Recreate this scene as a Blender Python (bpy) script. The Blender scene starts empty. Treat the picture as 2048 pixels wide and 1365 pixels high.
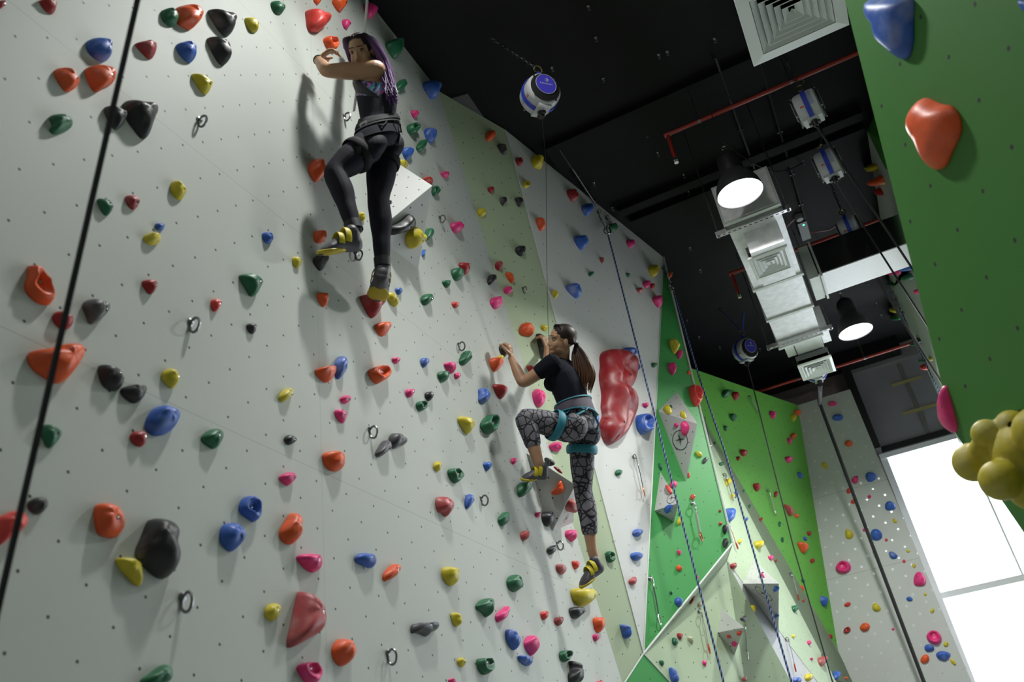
import bpy, bmesh, math, random
import numpy as np
from mathutils import Vector, Matrix
random.seed(7)
S = bpy.context.scene
COL = S.collection
PI = math.pi

# ---------------------------------------------------------------- camera
RM = np.array([[0.89061136, 0.32944533, 0.31349192],
               [0.43335073, -0.4057585, -0.80471559],
               [-0.13790778, 0.8525408, -0.5041385]])
FPX = 1673.7
CAM = np.array([0.0, 0.0, 1.6])
cd = bpy.data.cameras.new('camera')
cam = bpy.data.objects.new('camera', cd); COL.objects.link(cam)
M4 = Matrix([list(RM[0]) + [CAM[0]], list(RM[1]) + [CAM[1]], list(RM[2]) + [CAM[2]], [0, 0, 0, 1]])
cam.matrix_world = M4
cd.sensor_width = 36; cd.sensor_fit = 'HORIZONTAL'; cd.lens = FPX / 2048 * 36
cd.clip_start = .05; cd.clip_end = 200
cd.dof.use_dof = True; cd.dof.focus_distance = 6.2; cd.dof.aperture_fstop = 2.4
S.camera = cam

# ---------------------------------------------------------------- world, exposure, main lights
S.view_settings.view_transform = 'Standard'; S.view_settings.look = 'None'
S.view_settings.gamma = 1; S.view_settings.use_curve_mapping = False
S.view_settings.exposure = 0.0
W = bpy.data.worlds.new('daylight'); S.world = W; W.use_nodes = True
bg = W.node_tree.nodes['Background']; bg.inputs[0].default_value = (.86, .93, 1, 1); bg.inputs[1].default_value = 5.0

def lamp_light(name, loc, power, size=.34, col=(.985, 1, .965), spread=150):
    l = bpy.data.lights.new(name, 'AREA'); l.shape = 'DISK'; l.size = size
    l.energy = power; l.color = col; l.spread = math.radians(spread)
    o = bpy.data.objects.new(name, l); COL.objects.link(o); o.location = loc
    return o
LAMPS = [(-0.85, 2.80, 6.98, 36), (-0.085, 5.80, 5.80, 85), (0.515, 9.00, 5.80, 125)]
for i, (x, y, z, pw) in enumerate(LAMPS):
    lamp_light('lamp_or_fill_light', (x, y, z - .03), pw, spread=(176 if i == 0 else 160))
lamp_light('lamp_or_fill_light', (-0.85, 2.80, 6.945), 37, size=.22, spread=116)
lamp_light('lamp_or_fill_light', (0.6, -0.9, 6.9), 22, spread=176)  # added fill behind the camera, brightens the left wall, no known lamp

# ---------------------------------------------------------------- geometry helpers
def ray(x, y):
    d = RM @ np.array([x - 1024, 682.5 - y, -FPX]); return d / np.linalg.norm(d)
def pl(q, P, n):
    d = ray(*q); n = np.array(n, float)
    return CAM + d * (np.dot(np.array(P) - CAM, n) / np.dot(d, n))
def onx(q, X): return pl(q, (X, 0, 0), (1, 0, 0))
def ony(q, Y): return pl(q, (0, Y, 0), (0, 1, 0))
def onz(q, Z): return pl(q, (0, 0, Z), (0, 0, 1))
def at(q, D): return CAM + ray(*q) * D
def nrm(v): v = np.array(v, float); return v / np.linalg.norm(v)
def plane3(a, b, c):
    n = nrm(np.cross(b - a, c - a))
    if np.dot(n, CAM - a) < 0: n = -n
    return (a, n)
def basis(n, up=(0, 0, 1)):
    n = nrm(n); u = np.cross(np.array(up, float), n)
    if np.linalg.norm(u) < 1e-4: u = np.array([1., 0, 0])
    u = nrm(u); return u, np.cross(n, u)

def setp(o, label=None, cat=None, group=None, kind=None):
    if label: o['label'] = label
    if cat: o['category'] = cat
    if group: o['group'] = group
    if kind: o['kind'] = kind
    return o
def link(name, me, mat=None, parent=None):
    o = bpy.data.objects.new(name, me); COL.objects.link(o)
    if mat is not None:
        if isinstance(mat, (list, tuple)):
            for m in mat: me.materials.append(m)
        else: me.materials.append(mat)
    if parent is not None: o.parent = parent
    return o
def mesh(name, verts, faces, mat=None, parent=None, smooth=False, origin=None):
    me = bpy.data.meshes.new(name)
    V = [tuple(v) for v in verts]
    if origin is not None: V = [tuple(np.array(v) - origin) for v in V]
    me.from_pydata(V, [], faces); me.update()
    if smooth: me.shade_smooth()
    o = link(name, me, mat, parent)
    if origin is not None: o.location = tuple(origin)
    return o
def empty(name, loc):
    o = bpy.data.objects.new(name, None); COL.objects.link(o); o.location = tuple(loc); o.empty_display_size = .1
    return o
class MB:
    """collects shapes into one mesh"""
    def __init__(s): s.v = []; s.f = []; s.m = []
    def add(s, V, Fs, mi=0):
        k = len(s.v); s.v += [tuple(v) for v in V]; s.f += [tuple(i + k for i in f) for f in Fs]; s.m += [mi] * len(Fs); return s
    def box(s, c, size, ax=None, mi=0):
        ax = np.eye(3) if ax is None else np.array(ax)
        h = np.array(size) / 2; V = []
        for z in (-1, 1):
            for y in (-1, 1):
                for x in (-1, 1):
                    V.append(np.array(c) + x * h[0] * ax[0] + y * h[1] * ax[1] + z * h[2] * ax[2])
        return s.add(V, [(0, 2, 3, 1), (4, 5, 7, 6), (0, 1, 5, 4), (2, 6, 7, 3), (0, 4, 6, 2), (1, 3, 7, 5)], mi)
    def tube(s, pts, r, n=10, cap=True, mi=0, closed=False, flat=None):
        pts = [np.array(p, float) for p in pts]; N = len(pts)
        rr = r if hasattr(r, '__len__') else [r] * N
        V = []; ref = None
        for i, p in enumerate(pts):
            if closed: t = pts[(i + 1) % N] - pts[i - 1]
            else: t = pts[min(i + 1, N - 1)] - pts[max(i - 1, 0)]
            t = nrm(t)
            if ref is None:
                ref = np.array([0, 0, 1.]) if abs(t[2]) < .9 else np.array([1., 0, 0])
                if flat is not None: ref = np.array(flat[1], float)
            a = nrm(np.cross(t, ref)); b = np.cross(a, t); ref = b
            for k in range(n):
                th = 2 * PI * k / n
                fl = 1 if flat is None else flat[0]
                V.append(p + rr[i] * (math.cos(th) * a + fl * math.sin(th) * b))
        Fs = []
        for i in range(N if closed else N - 1):
            j = (i + 1) % N
            for k in range(n):
                k2 = (k + 1) % n; Fs.append((i * n + k, i * n + k2, j * n + k2, j * n + k))
        if cap and not closed:
            Fs.append(tuple(range(n))[::-1]); Fs.append(tuple((N - 1) * n + k for k in range(n)))
        return s.add(V, Fs, mi)
    def lathe(s, prof, c, axis=(0, 0, 1), n=32, mi=0):
        u, v = basis(axis); ax = nrm(axis); V = []; N = len(prof)
        for r, h in prof:
            r = max(r, 2e-4)
            for k in range(n):
                th = 2 * PI * k / n
                V.append(np.array(c) + ax * h + r * (math.cos(th) * u + math.sin(th) * v))
        Fs = [(i * n + k, i * n + (k + 1) % n, (i + 1) * n + (k + 1) % n, (i + 1) * n + k) for i in range(N - 1) for k in range(n)]
        return s.add(V, Fs, mi)
    def prism(s, poly, n, t, mi=0, mi_side=None):
        n = nrm(n); P = [np.array(p, float) for p in poly]; N = len(P)
        a = nrm(np.cross(P[1] - P[0], P[2] - P[1]))
        V = P + [p - n * t for p in P]
        f0 = tuple(range(N)); f1 = tuple(range(N, 2 * N))[::-1]
        if sum(np.dot(n, np.cross(P[i] - P[0], P[(i + 1) % N] - P[0])) for i in range(N)) < 0: f0 = f0[::-1]; f1 = f1[::-1]
        s.add(V, [f0, f1], mi); k = len(s.v) - 2 * N
        for i in range(N):
            j = (i + 1) % N
            s.f.append((k + i, k + j, k + N + j, k + N + i)); s.m.append(mi if mi_side is None else mi_side)
        return s
    def build(s, name, mat=None, parent=None, smooth=False, origin=None):
        if origin is None:
            A = np.array(s.v); origin = (A.min(0) + A.max(0)) / 2
            if parent is not None: origin = np.zeros(3)
        if parent is not None:
            origin = np.array(parent.matrix_world.translation) if parent.matrix_world.translation.length > 0 else np.array(parent.location)
            me = bpy.data.meshes.new(name); me.from_pydata([tuple(np.array(v) - WL(parent)) for v in s.v], [], s.f)
        else:
            me = bpy.data.meshes.new(name); me.from_pydata([tuple(np.array(v) - origin) for v in s.v], [], s.f)
        me.update()
        o = link(name, me, mat, parent)
        if parent is None: o.location = tuple(origin)
        if any(s.m): me.polygons.foreach_set('material_index', s.m)
        bm = bmesh.new(); bm.from_mesh(me); bmesh.ops.recalc_face_normals(bm, faces=bm.faces); bm.to_mesh(me); bm.free()
        if smooth:
            me.shade_smooth()
            try: me.set_sharp_from_angle(angle=math.radians(42))
            except Exception: pass
        return o
def WL(o):
    p = np.zeros(3)
    while o is not None:
        p = p + np.array(o.location); o = o.parent
    return p
def cyl(mb, a, b, r, n=16, mi=0): return mb.tube([a, b], r, n=n, mi=mi)

# ---------------------------------------------------------------- materials
def mat(name, col, rough=.5, metal=0, noise=0, nscale=30, bump=0, bscale=200, coat=0, emis=None, spec=None, chalk=0, ccol=(.78, .76, .74)):
    m = bpy.data.materials.new(name); m.use_nodes = True; nt = m.node_tree; N = nt.nodes; L = nt.links
    b = N['Principled BSDF']; b.inputs['Base Color'].default_value = (*col, 1)
    b.inputs['Roughness'].default_value = rough; b.inputs['Metallic'].default_value = metal
    if coat: b.inputs['Coat Weight'].default_value = coat; b.inputs['Coat Roughness'].default_value = .2
    if spec is not None: b.inputs['Specular IOR Level'].default_value = spec
    if emis: b.inputs['Emission Color'].default_value = (*emis[0], 1); b.inputs['Emission Strength'].default_value = emis[1]
    if noise or bump or chalk:
        tc = N.new('ShaderNodeTexCoord')
        src = None
        if noise:
            nz = N.new('ShaderNodeTexNoise'); nz.inputs['Scale'].default_value = nscale; nz.inputs['Detail'].default_value = 4
            L.new(tc.outputs['Object'], nz.inputs['Vector'])
            rmp = N.new('ShaderNodeMapRange'); rmp.inputs[1].default_value = .3; rmp.inputs[2].default_value = .7
            rmp.inputs[3].default_value = 1 - noise; rmp.inputs[4].default_value = 1 + noise
            L.new(nz.outputs['Fac'], rmp.inputs[0])
            mx = N.new('ShaderNodeMix'); mx.data_type = 'RGBA'; mx.blend_type = 'MULTIPLY'; mx.inputs[0].default_value = 1
            mx.inputs[6].default_value = (*col, 1); L.new(rmp.outputs[0], mx.inputs[7]); src = mx.outputs[2]
        if chalk:
            cz = N.new('ShaderNodeTexNoise'); cz.inputs['Scale'].default_value = 9; cz.inputs['Detail'].default_value = 6
            oi = N.new('ShaderNodeObjectInfo'); ad = N.new('ShaderNodeVectorMath'); ad.operation = 'ADD'
            L.new(tc.outputs['Object'], ad.inputs[0]); L.new(oi.outputs['Location'], ad.inputs[1]); L.new(ad.outputs[0], cz.inputs['Vector'])
            cr = N.new('ShaderNodeMapRange'); cr.inputs[1].default_value = .52; cr.inputs[2].default_value = .78; cr.inputs[3].default_value = 0; cr.inputs[4].default_value = chalk
            L.new(cz.outputs['Fac'], cr.inputs[0])
            m2 = N.new('ShaderNodeMix'); m2.data_type = 'RGBA'; L.new(cr.outputs[0], m2.inputs[0])
            if src is not None: L.new(src, m2.inputs[6])
            else: m2.inputs[6].default_value = (*col, 1)
            m2.inputs[7].default_value = (*ccol, 1); src = m2.outputs[2]
        if src is not None: L.new(src, b.inputs['Base Color'])
        if bump:
            bz = N.new('ShaderNodeTexNoise'); bz.inputs['Scale'].default_value = bscale; bz.inputs['Detail'].default_value = 3
            L.new(tc.outputs['Object'], bz.inputs['Vector'])
            bp = N.new('ShaderNodeBump'); bp.inputs['Strength'].default_value = bump; bp.inputs['Distance'].default_value = .002
            L.new(bz.outputs['Fac'], bp.inputs['Height']); L.new(bp.outputs[0], b.inputs['Normal'])
    return m

def wall_mat(name, col, dots=(.225, .218), phase=(0, 0), seams=(), ring=False, stagger=True, rad=.0055, rough=.6):
    """gritty painted plywood with a grid of T-nut holes and thin panel joints, all in the UV metres of the panel"""
    m = bpy.data.materials.new(name); m.use_nodes = True; nt = m.node_tree; N = nt.nodes; L = nt.links
    b = N['Principled BSDF']; b.inputs['Roughness'].default_value = rough
    uv = N.new('ShaderNodeUVMap'); sp = N.new('ShaderNodeSeparateXYZ'); L.new(uv.outputs[0], sp.inputs[0])
    def M(op, a, bb=None, c=None):
        n = N.new('ShaderNodeMath'); n.operation = op
        for i, x in enumerate((a, bb, c)):
            if x is None: continue
            if isinstance(x, (int, float)): n.inputs[i].default_value = x
            else: L.new(x, n.inputs[i])
        return n.outputs[0]
    def latt(ou, ov):
        a = M('SUBTRACT', M('FRACT', M('ADD', M('DIVIDE', M('SUBTRACT', sp.outputs[0], phase[0]), dots[0]), 100.5 + ou)), .5)
        c = M('SUBTRACT', M('FRACT', M('ADD', M('DIVIDE', M('SUBTRACT', sp.outputs[1], phase[1]), dots[1]), 100.5 + ov)), .5)
        a = M('MULTIPLY', a, dots[0]); c = M('MULTIPLY', c, dots[1])
        return M('SQRT', M('ADD', M('MULTIPLY', a, a), M('MULTIPLY', c, c)))
    d = latt(0, 0)
    if stagger: d = M('MINIMUM', d, latt(.5, .5))
    hole = M('LESS_THAN', d, rad)
    nz = N.new('ShaderNodeTexNoise'); nz.inputs['Scale'].default_value = 260; nz.inputs['Detail'].default_value = 2
    L.new(uv.outputs[0], nz.inputs['Vector'])
    n2 = N.new('ShaderNodeTexNoise'); n2.inputs['Scale'].default_value = 1.6; n2.inputs['Detail'].default_value = 5
    L.new(uv.outputs[0], n2.inputs['Vector'])
    k = M('ADD', M('MULTIPLY', M('SUBTRACT', nz.outputs['Fac'], .5), .22), M('ADD', M('MULTIPLY', M('SUBTRACT', n2.outputs['Fac'], .5), .10), 1.0))
    mx = N.new('ShaderNodeMix'); mx.data_type = 'RGBA'; mx.blend_type = 'MULTIPLY'; mx.inputs[0].default_value = 1
    mx.inputs[6].default_value = (*col, 1); L.new(k, mx.inputs[7]); src = mx.outputs[2]
    for (a, bb, c, w) in seams:
        dd = M('ABSOLUTE', M('SUBTRACT', M('ADD', M('MULTIPLY', sp.outputs[0], a), M('MULTIPLY', sp.outputs[1], bb)), c))
        s = M('MULTIPLY', M('LESS_THAN', dd, w), .55)
        mm = N.new('ShaderNodeMix'); mm.data_type = 'RGBA'; L.new(s, mm.inputs[0]); L.new(src, mm.inputs[6]); mm.inputs[7].default_value = (col[0] * .4, col[1] * .4, col[2] * .4, 1)
        src = mm.outputs[2]
    if ring:
        rg = M('LESS_THAN', d, rad * 1.7)  # zinc T-nut rims, whitened so the colour carries part of their glint
        mm = N.new('ShaderNodeMix'); mm.data_type = 'RGBA'; L.new(rg, mm.inputs[0]); L.new(src, mm.inputs[6]); mm.inputs[7].default_value = (.85, .86, .88, 1); src = mm.outputs[2]
        L.new(M('MULTIPLY', rg, .5), b.inputs['Metallic'])
        L.new(M('SUBTRACT', rough, M('MULTIPLY', rg, .3)), b.inputs['Roughness'])
        hole = M('LESS_THAN', d, rad * .6)
    mm = N.new('ShaderNodeMix'); mm.data_type = 'RGBA'; L.new(hole, mm.inputs[0]); L.new(src, mm.inputs[6]); mm.inputs[7].default_value = (.02, .02, .02, 1)
    L.new(mm.outputs[2], b.inputs['Base Color'])
    bp = N.new('ShaderNodeBump'); bp.inputs['Strength'].default_value = .25; bp.inputs['Distance'].default_value = .001
    L.new(nz.outputs['Fac'], bp.inputs['Height']); L.new(bp.outputs[0], b.inputs['Normal'])
    return m
GREYW = (.45, .475, .44); PALE = (.45, .545, .36); GRN = (.055, .34, .08); GRN5 = (.125, .42, .05); LGRN = (.42, .53, .35)
HH = 7.14
M_ceiling = mat('black_ceiling_paint', (.0035, .0035, .004), rough=.7, spec=.25, noise=.3, nscale=3, bump=.3, bscale=6)
M_black = mat('black_paint', (.012, .012, .013), rough=.5)
M_blacksat = mat('satin_black_metal', (.02, .02, .021), rough=.35)
M_floor = mat('grey_rubber_floor', (.26, .27, .26), rough=.9, noise=.1)
M_side = mat('plain_grey_plaster', (.45, .46, .45), rough=.85)
M_steel = mat('bright_steel', (.62, .62, .62), rough=.25, metal=1)
M_dsteel = mat('dull_steel', (.25, .25, .26), rough=.35, metal=1)
M_gold = mat('gold_steel', (.55, .45, .22), rough=.3, metal=1)
M_trim = mat('white_edge_strip', (.75, .77, .75), rough=.4)
M_galv = mat('galvanised_duct_sheet', (.86, .87, .88), rough=.45, metal=.3, noise=.1, nscale=14, bump=.15, bscale=20)
M_insul = mat('pale_foil_insulation', (.62, .66, .62), rough=.5, metal=.15, noise=.06, nscale=8)
M_redp = mat('red_sprinkler_paint', (.36, .03, .02), rough=.3, coat=.4)
M_ventw = mat('white_vent_enamel', (.80, .84, .81), rough=.4)
M_lampglow = mat('lamp_diffuser', (1, 1, 1), rough=.5, emis=((1, .99, .97), 9))
M_lampshade = mat('dark_lamp_shade', (.05, .05, .055), rough=.35, metal=.2)

# ---------------------------------------------------------------- the climbing wall facets
XW = -2.1
A_ = onx((877, 182), XW); ZT = A_[2]
B_ = onz((1011, 260), ZT); C_ = onz((1327, 515), ZT)
F_ = onx((1244, 1365), XW)
P1 = (np.array([XW, 0, 0]), np.array([1., 0, 0]))
P2 = plane3(A_, B_, F_)
D_ = pl((1287, 1308), *P2)
P3 = plane3(B_, C_, D_)
Y6 = 12.2
P6 = (np.array([0, Y6, 0]), np.array([0, -1., 0]))
a6 = ony((1595.5, 811), Y6); b6 = ony((1676, 1301), Y6); e6 = ony((1705, 1365), Y6)
t5 = onz((1397, 742), a6[2]); P5 = plane3(a6, b6, t5)
Q1 = pl((1405, 835), *P5); P8 = plane3(Q1, b6, e6)
J_ = pl((1453, 1122), *P8); O_ = pl((1635, 1365), *P8)
E_ = at((1465, 1087), np.linalg.norm(J_ - CAM) - .25)
P4 = plane3(C_, D_, E_)
# lower facets: M and N lie at depths between D and O
M_ = at((1490, 1365), 8.15); N_ = at((1522, 1365), 8.55)
P7 = plane3(D_, J_, M_); P7b = plane3(J_, M_, N_); P9 = plane3(J_, N_, O_)
# small dark facet under D
T1 = pl((1250, 1365), *P2); T2 = pl((1340, 1365), *P7); PT = plane3(D_, T1 + np.array([.10, -.05, 0]), T2 + np.array([.10, -.1, 0]))
# near right green wall and far right white wall
PR = (np.array([0.609, 2.821, 4.3696]), np.array([-.92046, -.38466, -.06923]))
XT = 1.235
PT10 = (np.array([XT, 0, 0]), np.array([-1., 0, 0]))

def facet(name, pts, P, m, thick=.03, kind='structure', extra=None):
    n = P[1]; u, v = basis(n)
    o_ = np.array(P[0])
    mb = MB(); mb.prism(pts, n, thick)
    A = np.array(mb.v); org = A.mean(0)
    o = mb.build(name, m, origin=org)
    me = o.data; ul = me.uv_layers.new(name='UVMap')
    for lp in me.loops:
        p = np.array(me.vertices[lp.vertex_index].co) + org
        ul.data[lp.index].uv = (float(np.dot(p - o_, u)), float(np.dot(p - o_, v)))
    o['kind'] = kind
    return o
def ext(a, b, zt):
    """point on line a->b at height zt"""
    t = (zt - a[2]) / (b[2] - a[2]); return a + (b - a) * t
Zb = 0.0
u1, v1 = basis(P1[1])
def uvof(q, P):
    p = pl(q, *P); u, v = basis(P[1]); return float(np.dot(p - P[0], u)), float(np.dot(p - P[0], v))
s1 = uvof((512, 885), P1)[1]; s2 = uvof((512, 397), P1)[1]; us = uvof((645, 1000), P1)[0]; us2 = uvof((602, 60), P1)[0]
ph = uvof((512 + 691 / 3, 910 + 59 / 3), P1)
W1m = wall_mat('grey_wall_panels', GREYW, dots=(.2195, .2135), phase=ph, seams=((0, 1, s1, .0015), (0, 1, s2, .0015), (0, 1, 2 * s1 - s2, .0015), (0, 1, 2 * s2 - s1, .0015), (1, 0, us, .0012), (1, 0, us + 2.44, .0012)))
W2m = wall_mat('pale_green_panels', PALE, dots=(.22, .215), phase=(.05, .02), seams=((0, 1, 4.2, .0012),))
W3m = wall_mat('light_grey_panels', (.60, .61, .59), dots=(.22, .215), phase=(.02, .05), stagger=False, rad=.005)
W4m = wall_mat('bright_green_panels', GRN, dots=(.25, .24), phase=(.02, .05), rad=.006)
W5m = wall_mat('grass_green_panels', GRN5, dots=(.25, .24), phase=(.02, .05), rad=.007)
W6m = wall_mat('white_tower_panels', (.55, .57, .55), dots=(.24, .24), phase=(.02, .05), ring=True, rad=.008, seams=((0, 1, 5.05, .003), (0, 1, 3.95, .003)))
W7m = wall_mat('light_green_panels', LGRN, dots=(.24, .23), phase=(.02, .05), rad=.006)
W9m = wall_mat('cool_grey_panels', (.52, .54, .55), dots=(.24, .23), phase=(.02, .05), rad=.006)
WRm = wall_mat('near_green_panels', (.04, .19, .022), dots=(.215, .215), phase=uvof((1861, 372), PR), stagger=False, rad=.0085,
               seams=((-.72, .69, 0, .0), ))

bl1 = np.array([XW, -3.0, Zb]); f0 = ext(A_, F_, Zb)
facet('wall_left', [np.array([XW, -3.0, ZT]), A_, F_, f0, bl1], P1, W1m)
d2 = ext(B_, D_, D_[2] - .001)
t1 = ext(D_, T1, Zb); t2 = ext(D_, T2, Zb)
facet('wall_pale_green', [A_, B_, D_, t1, f0], P2, W2m)
facet('wall_light_grey', [B_, C_, D_], P3, W3m)
facet('wall_bright_green', [C_, E_, D_], P4, W4m)
m0 = ext(J_, M_, Zb); n0 = ext(J_, N_, Zb); o0 = ext(J_, O_, Zb)
facet('wall_dark_green', [D_, t2 + nrm(t1 - t2) * -0.0, t1], plane3(D_, t1, t2), W4m)
facet('wall_light_green', [D_, J_, m0, t2], P7, W7m)
facet('wall_soffit', [D_, E_, J_], plane3(D_, E_, J_), W7m)
facet('wall_green_strip', [J_, n0, m0], P7b, W4m)
facet('wall_cool_grey', [J_, o0, n0], P9, W9m)
e0 = ext(b6, e6, Zb)
qt = ext(b6, Q1, a6[2])
facet('wall_lower_light_green', [qt, b6, e0, o0, J_, E_ + nrm(E_ - CAM) * .05, pl((1380, 770), *P8)], P8, W7m)
t5b = t5 + (t5 - a6) * .35
facet('wall_grass_green', [t5b, a6, b6, Q1, ext(b6, Q1, a6[2])], P5, W5m)
r6 = ony((1700, 779), Y6); rb = ony((1943, 1365), Y6); rb0 = ext(ony((1754, 910), Y6), rb, Zb)
facet('wall_white_tower', [a6, r6, ony((1754, 910), Y6), rb0, e0, b6], P6, W6m, thick=.12)
# back side behind the facets, closes the room
def slab(name, pts, n, t, m):
    mb = MB(); mb.prism(pts, n, t); o = mb.build(name, m); o['kind'] = 'structure'; return o
V3 = lambda *a: np.array(a, float)
XR = 6.0; YE = 12.88; YB = -3.2
slab('ceiling', [V3(-3.2, YB, HH), V3(XR, YB, HH), V3(XR, YE + .3, HH), V3(-3.2, YE + .3, HH)], (0, 0, -1), .2, M_ceiling)
slab('floor', [V3(-3.2, YB, 0), V3(XR, YB, 0), V3(XR, YE + .3, 0), V3(-3.2, YE + .3, 0)], (0, 0, 1), .2, M_floor)
slab('wall_left_outer', [V3(-3.0, YB, 0), V3(-3.0, YE, 0), V3(-3.0, YE, HH), V3(-3.0, YB, HH)], (1, 0, 0), .2, M_black)
slab('wall_right_outer', [V3(XR, YB, 0), V3(XR, YE, 0), V3(XR, YE, HH), V3(XR, YB, HH)], (-1, 0, 0), .2, M_side)
slab('wall_rear', [V3(-3.0, YB, 0), V3(XR, YB, 0), V3(XR, YB, HH), V3(-3.0, YB, HH)], (0, 1, 0), .2, M_side)
# far right white wall
tb = onz((1729, 264), HH); te = 10.95
c10 = onx((1771, 338), XT); zt10 = onx((1919, 880), XT)[2]
W10m = wall_mat('right_wall_panels', (.50, .53, .50), dots=(.24, .24), phase=(.02, .05), rad=.004)
facet('wall_right', [V3(XT, tb[1], HH), V3(XT, te, HH), V3(XT, te, zt10), V3(XT, 5.2, zt10), V3(XT, 5.2, 4.6), V3(XT, c10[1], c10[2])], PT10, W10m, thick=.12)
g10 = plane3(V3(XT, tb[1], HH), V3(XT + .16, tb[1] - .35, HH), V3(XT, c10[1], c10[2]))
facet('wall_right_green', [V3(XT, tb[1], HH), V3(XT + .9, tb[1] - 1.97, HH), V3(XT + .5, 4.9, 4.6), V3(XT, 5.2, 4.6), V3(XT, c10[1], c10[2])], g10, WRm)
# near right overhanging green wall
def onR(q): return pl(q, *PR)
eU = onR((1690, 0)); eL = onR((1907, 862)); top = ext(eL, eU, HH - .02)
uR, vR = basis(PR[1])
lo = [eL, onR((2043, 1060)), onR((2130, 1190))]
side = uR if np.dot(uR, [1, 0, 0]) > 0 else -uR
pR = [top, eU] + lo + [lo[-1] + side * 1.5 * -np.sign(side[1]) * -1, None]
far = side * 1.9
pR = [top, eU] + lo + [lo[-1] + far * .9, lo[-1] + far * .9 + (top - eU) / (top - eU)[2] * (HH - .02 - (lo[-1] + far * .9)[2])]
facet('wall_right_near', pR, PR, WRm, thick=.08)
# undercut below the near wall
lb = [lo[0], lo[1], lo[2], lo[2] + far * .9]
und = [p + V3(.55, .35, -.1) for p in lb]
mb = MB()
for i in range(3): mb.add([lb[i] - V3(-.01, 0, 0), lb[i + 1] - V3(-.01, 0, 0), und[i + 1] * V3(1, 1, 0), und[i] * V3(1, 1, 0)], [(0, 1, 2, 3)])
o = mb.build('wall_right_undercut', mat('undercut_green', (.055, .25, .03), rough=.6)); o['kind'] = 'structure'

# white edge strips along the facet joints
def strip(i, a, b, r=.008, off=.004):
    n = nrm(CAM - (a + b) / 2)
    mb = MB(); mb.tube([a + n * off, b + n * off], r, n=6)
    o = mb.build('trim_%d' % i, M_trim, smooth=True); o['kind'] = 'structure'
strip(1, C_, D_, .006); strip(2, C_, E_, .012); strip(3, D_, E_, .008); strip(4, B_, D_, .0035); strip(5, D_, t1, .006); strip(6, D_, t2, .005)
strip(7, J_, O_, .004); strip(8, E_, J_, .006)

# ================================================================ end wall, window
M_panelgrey = mat('grey_wall_board', (.30, .29, .32), rough=.55, noise=.05, nscale=2)
M_pinkgrey = mat('pinkish_grey_steel', (.30, .235, .24), rough=.6, noise=.08, nscale=4)
M_fascia = mat('fascia_grey', (.22, .21, .22), rough=.6)
M_frame = mat('window_frame_white', (.9, .92, .93), rough=.4)
M_tape = mat('yellow_tape', (.42, .36, .16), rough=.6)
M_strip = mat('metal_channel_grey', (.22, .22, .21), rough=.4, metal=.3)
M_glass = bpy.data.materials.new('window_glass'); M_glass.use_nodes = True
_n = M_glass.node_tree; _o = _n.nodes['Material Output']; _n.nodes.remove(_n.nodes['Principled BSDF'])
_t = _n.nodes.new('ShaderNodeBsdfTransparent'); _g = _n.nodes.new('ShaderNodeBsdfGlossy'); _g.inputs['Roughness'].default_value = .02
_m = _n.nodes.new('ShaderNodeMixShader'); _m.inputs[0].default_value = .06
_n.links.new(_t.outputs[0], _m.inputs[1]); _n.links.new(_g.outputs[0], _m.inputs[2]); _n.links.new(_m.outputs[0], _o.inputs[0])

def struct_box(name, lo, hi, m, kind='structure', parent=None):
    mb = MB(); lo = np.array(lo, float); hi = np.array(hi, float)
    mb.box((lo + hi) / 2, hi - lo); o = mb.build(name, m, parent)
    if kind and parent is None: o['kind'] = kind
    return o
zwt = ony((1756, 912), YE)[2]; xwl = ony((1762, 921), YE)[0]
zpan = ony((1753.8, 898), YE - .06)[2]; xpl = ony((1705.5, 753), YE - .06)[0]; zpt = ony((1705.5, 753), YE - .06)[2]
struct_box('wall_back', (-3.0, YE, 0), (xwl, YE + .25, HH), M_pinkgrey)
struct_box('wall_back_upper', (xwl, YE, zwt), (XR, YE + .25, HH), M_pinkgrey)
struct_box('wall_back_sill', (xwl, YE, 0), (XR, YE + .25, .35), M_side)
struct_box('trim_20', (xpl, YE - .16, zpt), (XR, YE, HH), M_fascia)
o = struct_box('wall_back_panel', (xpl, YE - .05, zpan), (XR, YE, zpt), M_panelgrey)
struct_box('trim_21', (xpl - .02, YE - .09, zwt), (XR, YE, zpan), M_black)
struct_box('trim_22', (-3, YE - .22, 6.55), (xpl - .3, YE, 6.78), M_pinkgrey)
struct_box('trim_23', (-.95, YE - .10, 5.9), (-.88, YE, 6.55), M_pinkgrey)
# black steel column beside the tower
cl = ony((1683, 742), YE - .3)[0]; cr = ony((1705, 752), YE - .3)[0]
struct_box('trim_24', (cl, YE - .35, zwt), (cr, YE - .02, HH), M_blacksat)
# metal channel and strips of tape on the board
sx0 = ony((1793.4, 729), YE - .06)[0]; sx1 = ony((1802, 727), YE - .06)[0]
sz0 = ony((1857, 868), YE - .06)[2]
struct_box('trim_25', (sx0, YE - .066, sz0), (sx1, YE - .05, ony((1797, 728), YE - .06)[2]), M_strip)
for (a, b, th) in (((1783, 771), (1843, 755), .05), ((1806, 829), (1876, 808), .05)):
    p0 = ony(a, YE - .07); p1 = ony(b, YE - .07); zc = (p0[2] + p1[2]) / 2
    mb = MB(); mb.box(((p0[0] + p1[0]) / 2, YE - .0685, zc), (p1[0] - p0[0], .003, th)); o = mb.build('tape_strip', M_tape)
    setp(o, 'faded yellow tape stuck across the grey board, ' + ('upper strip' if a[1] < 800 else 'lower strip'), 'tape', 'tape strips on the grey board above the window')
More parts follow.
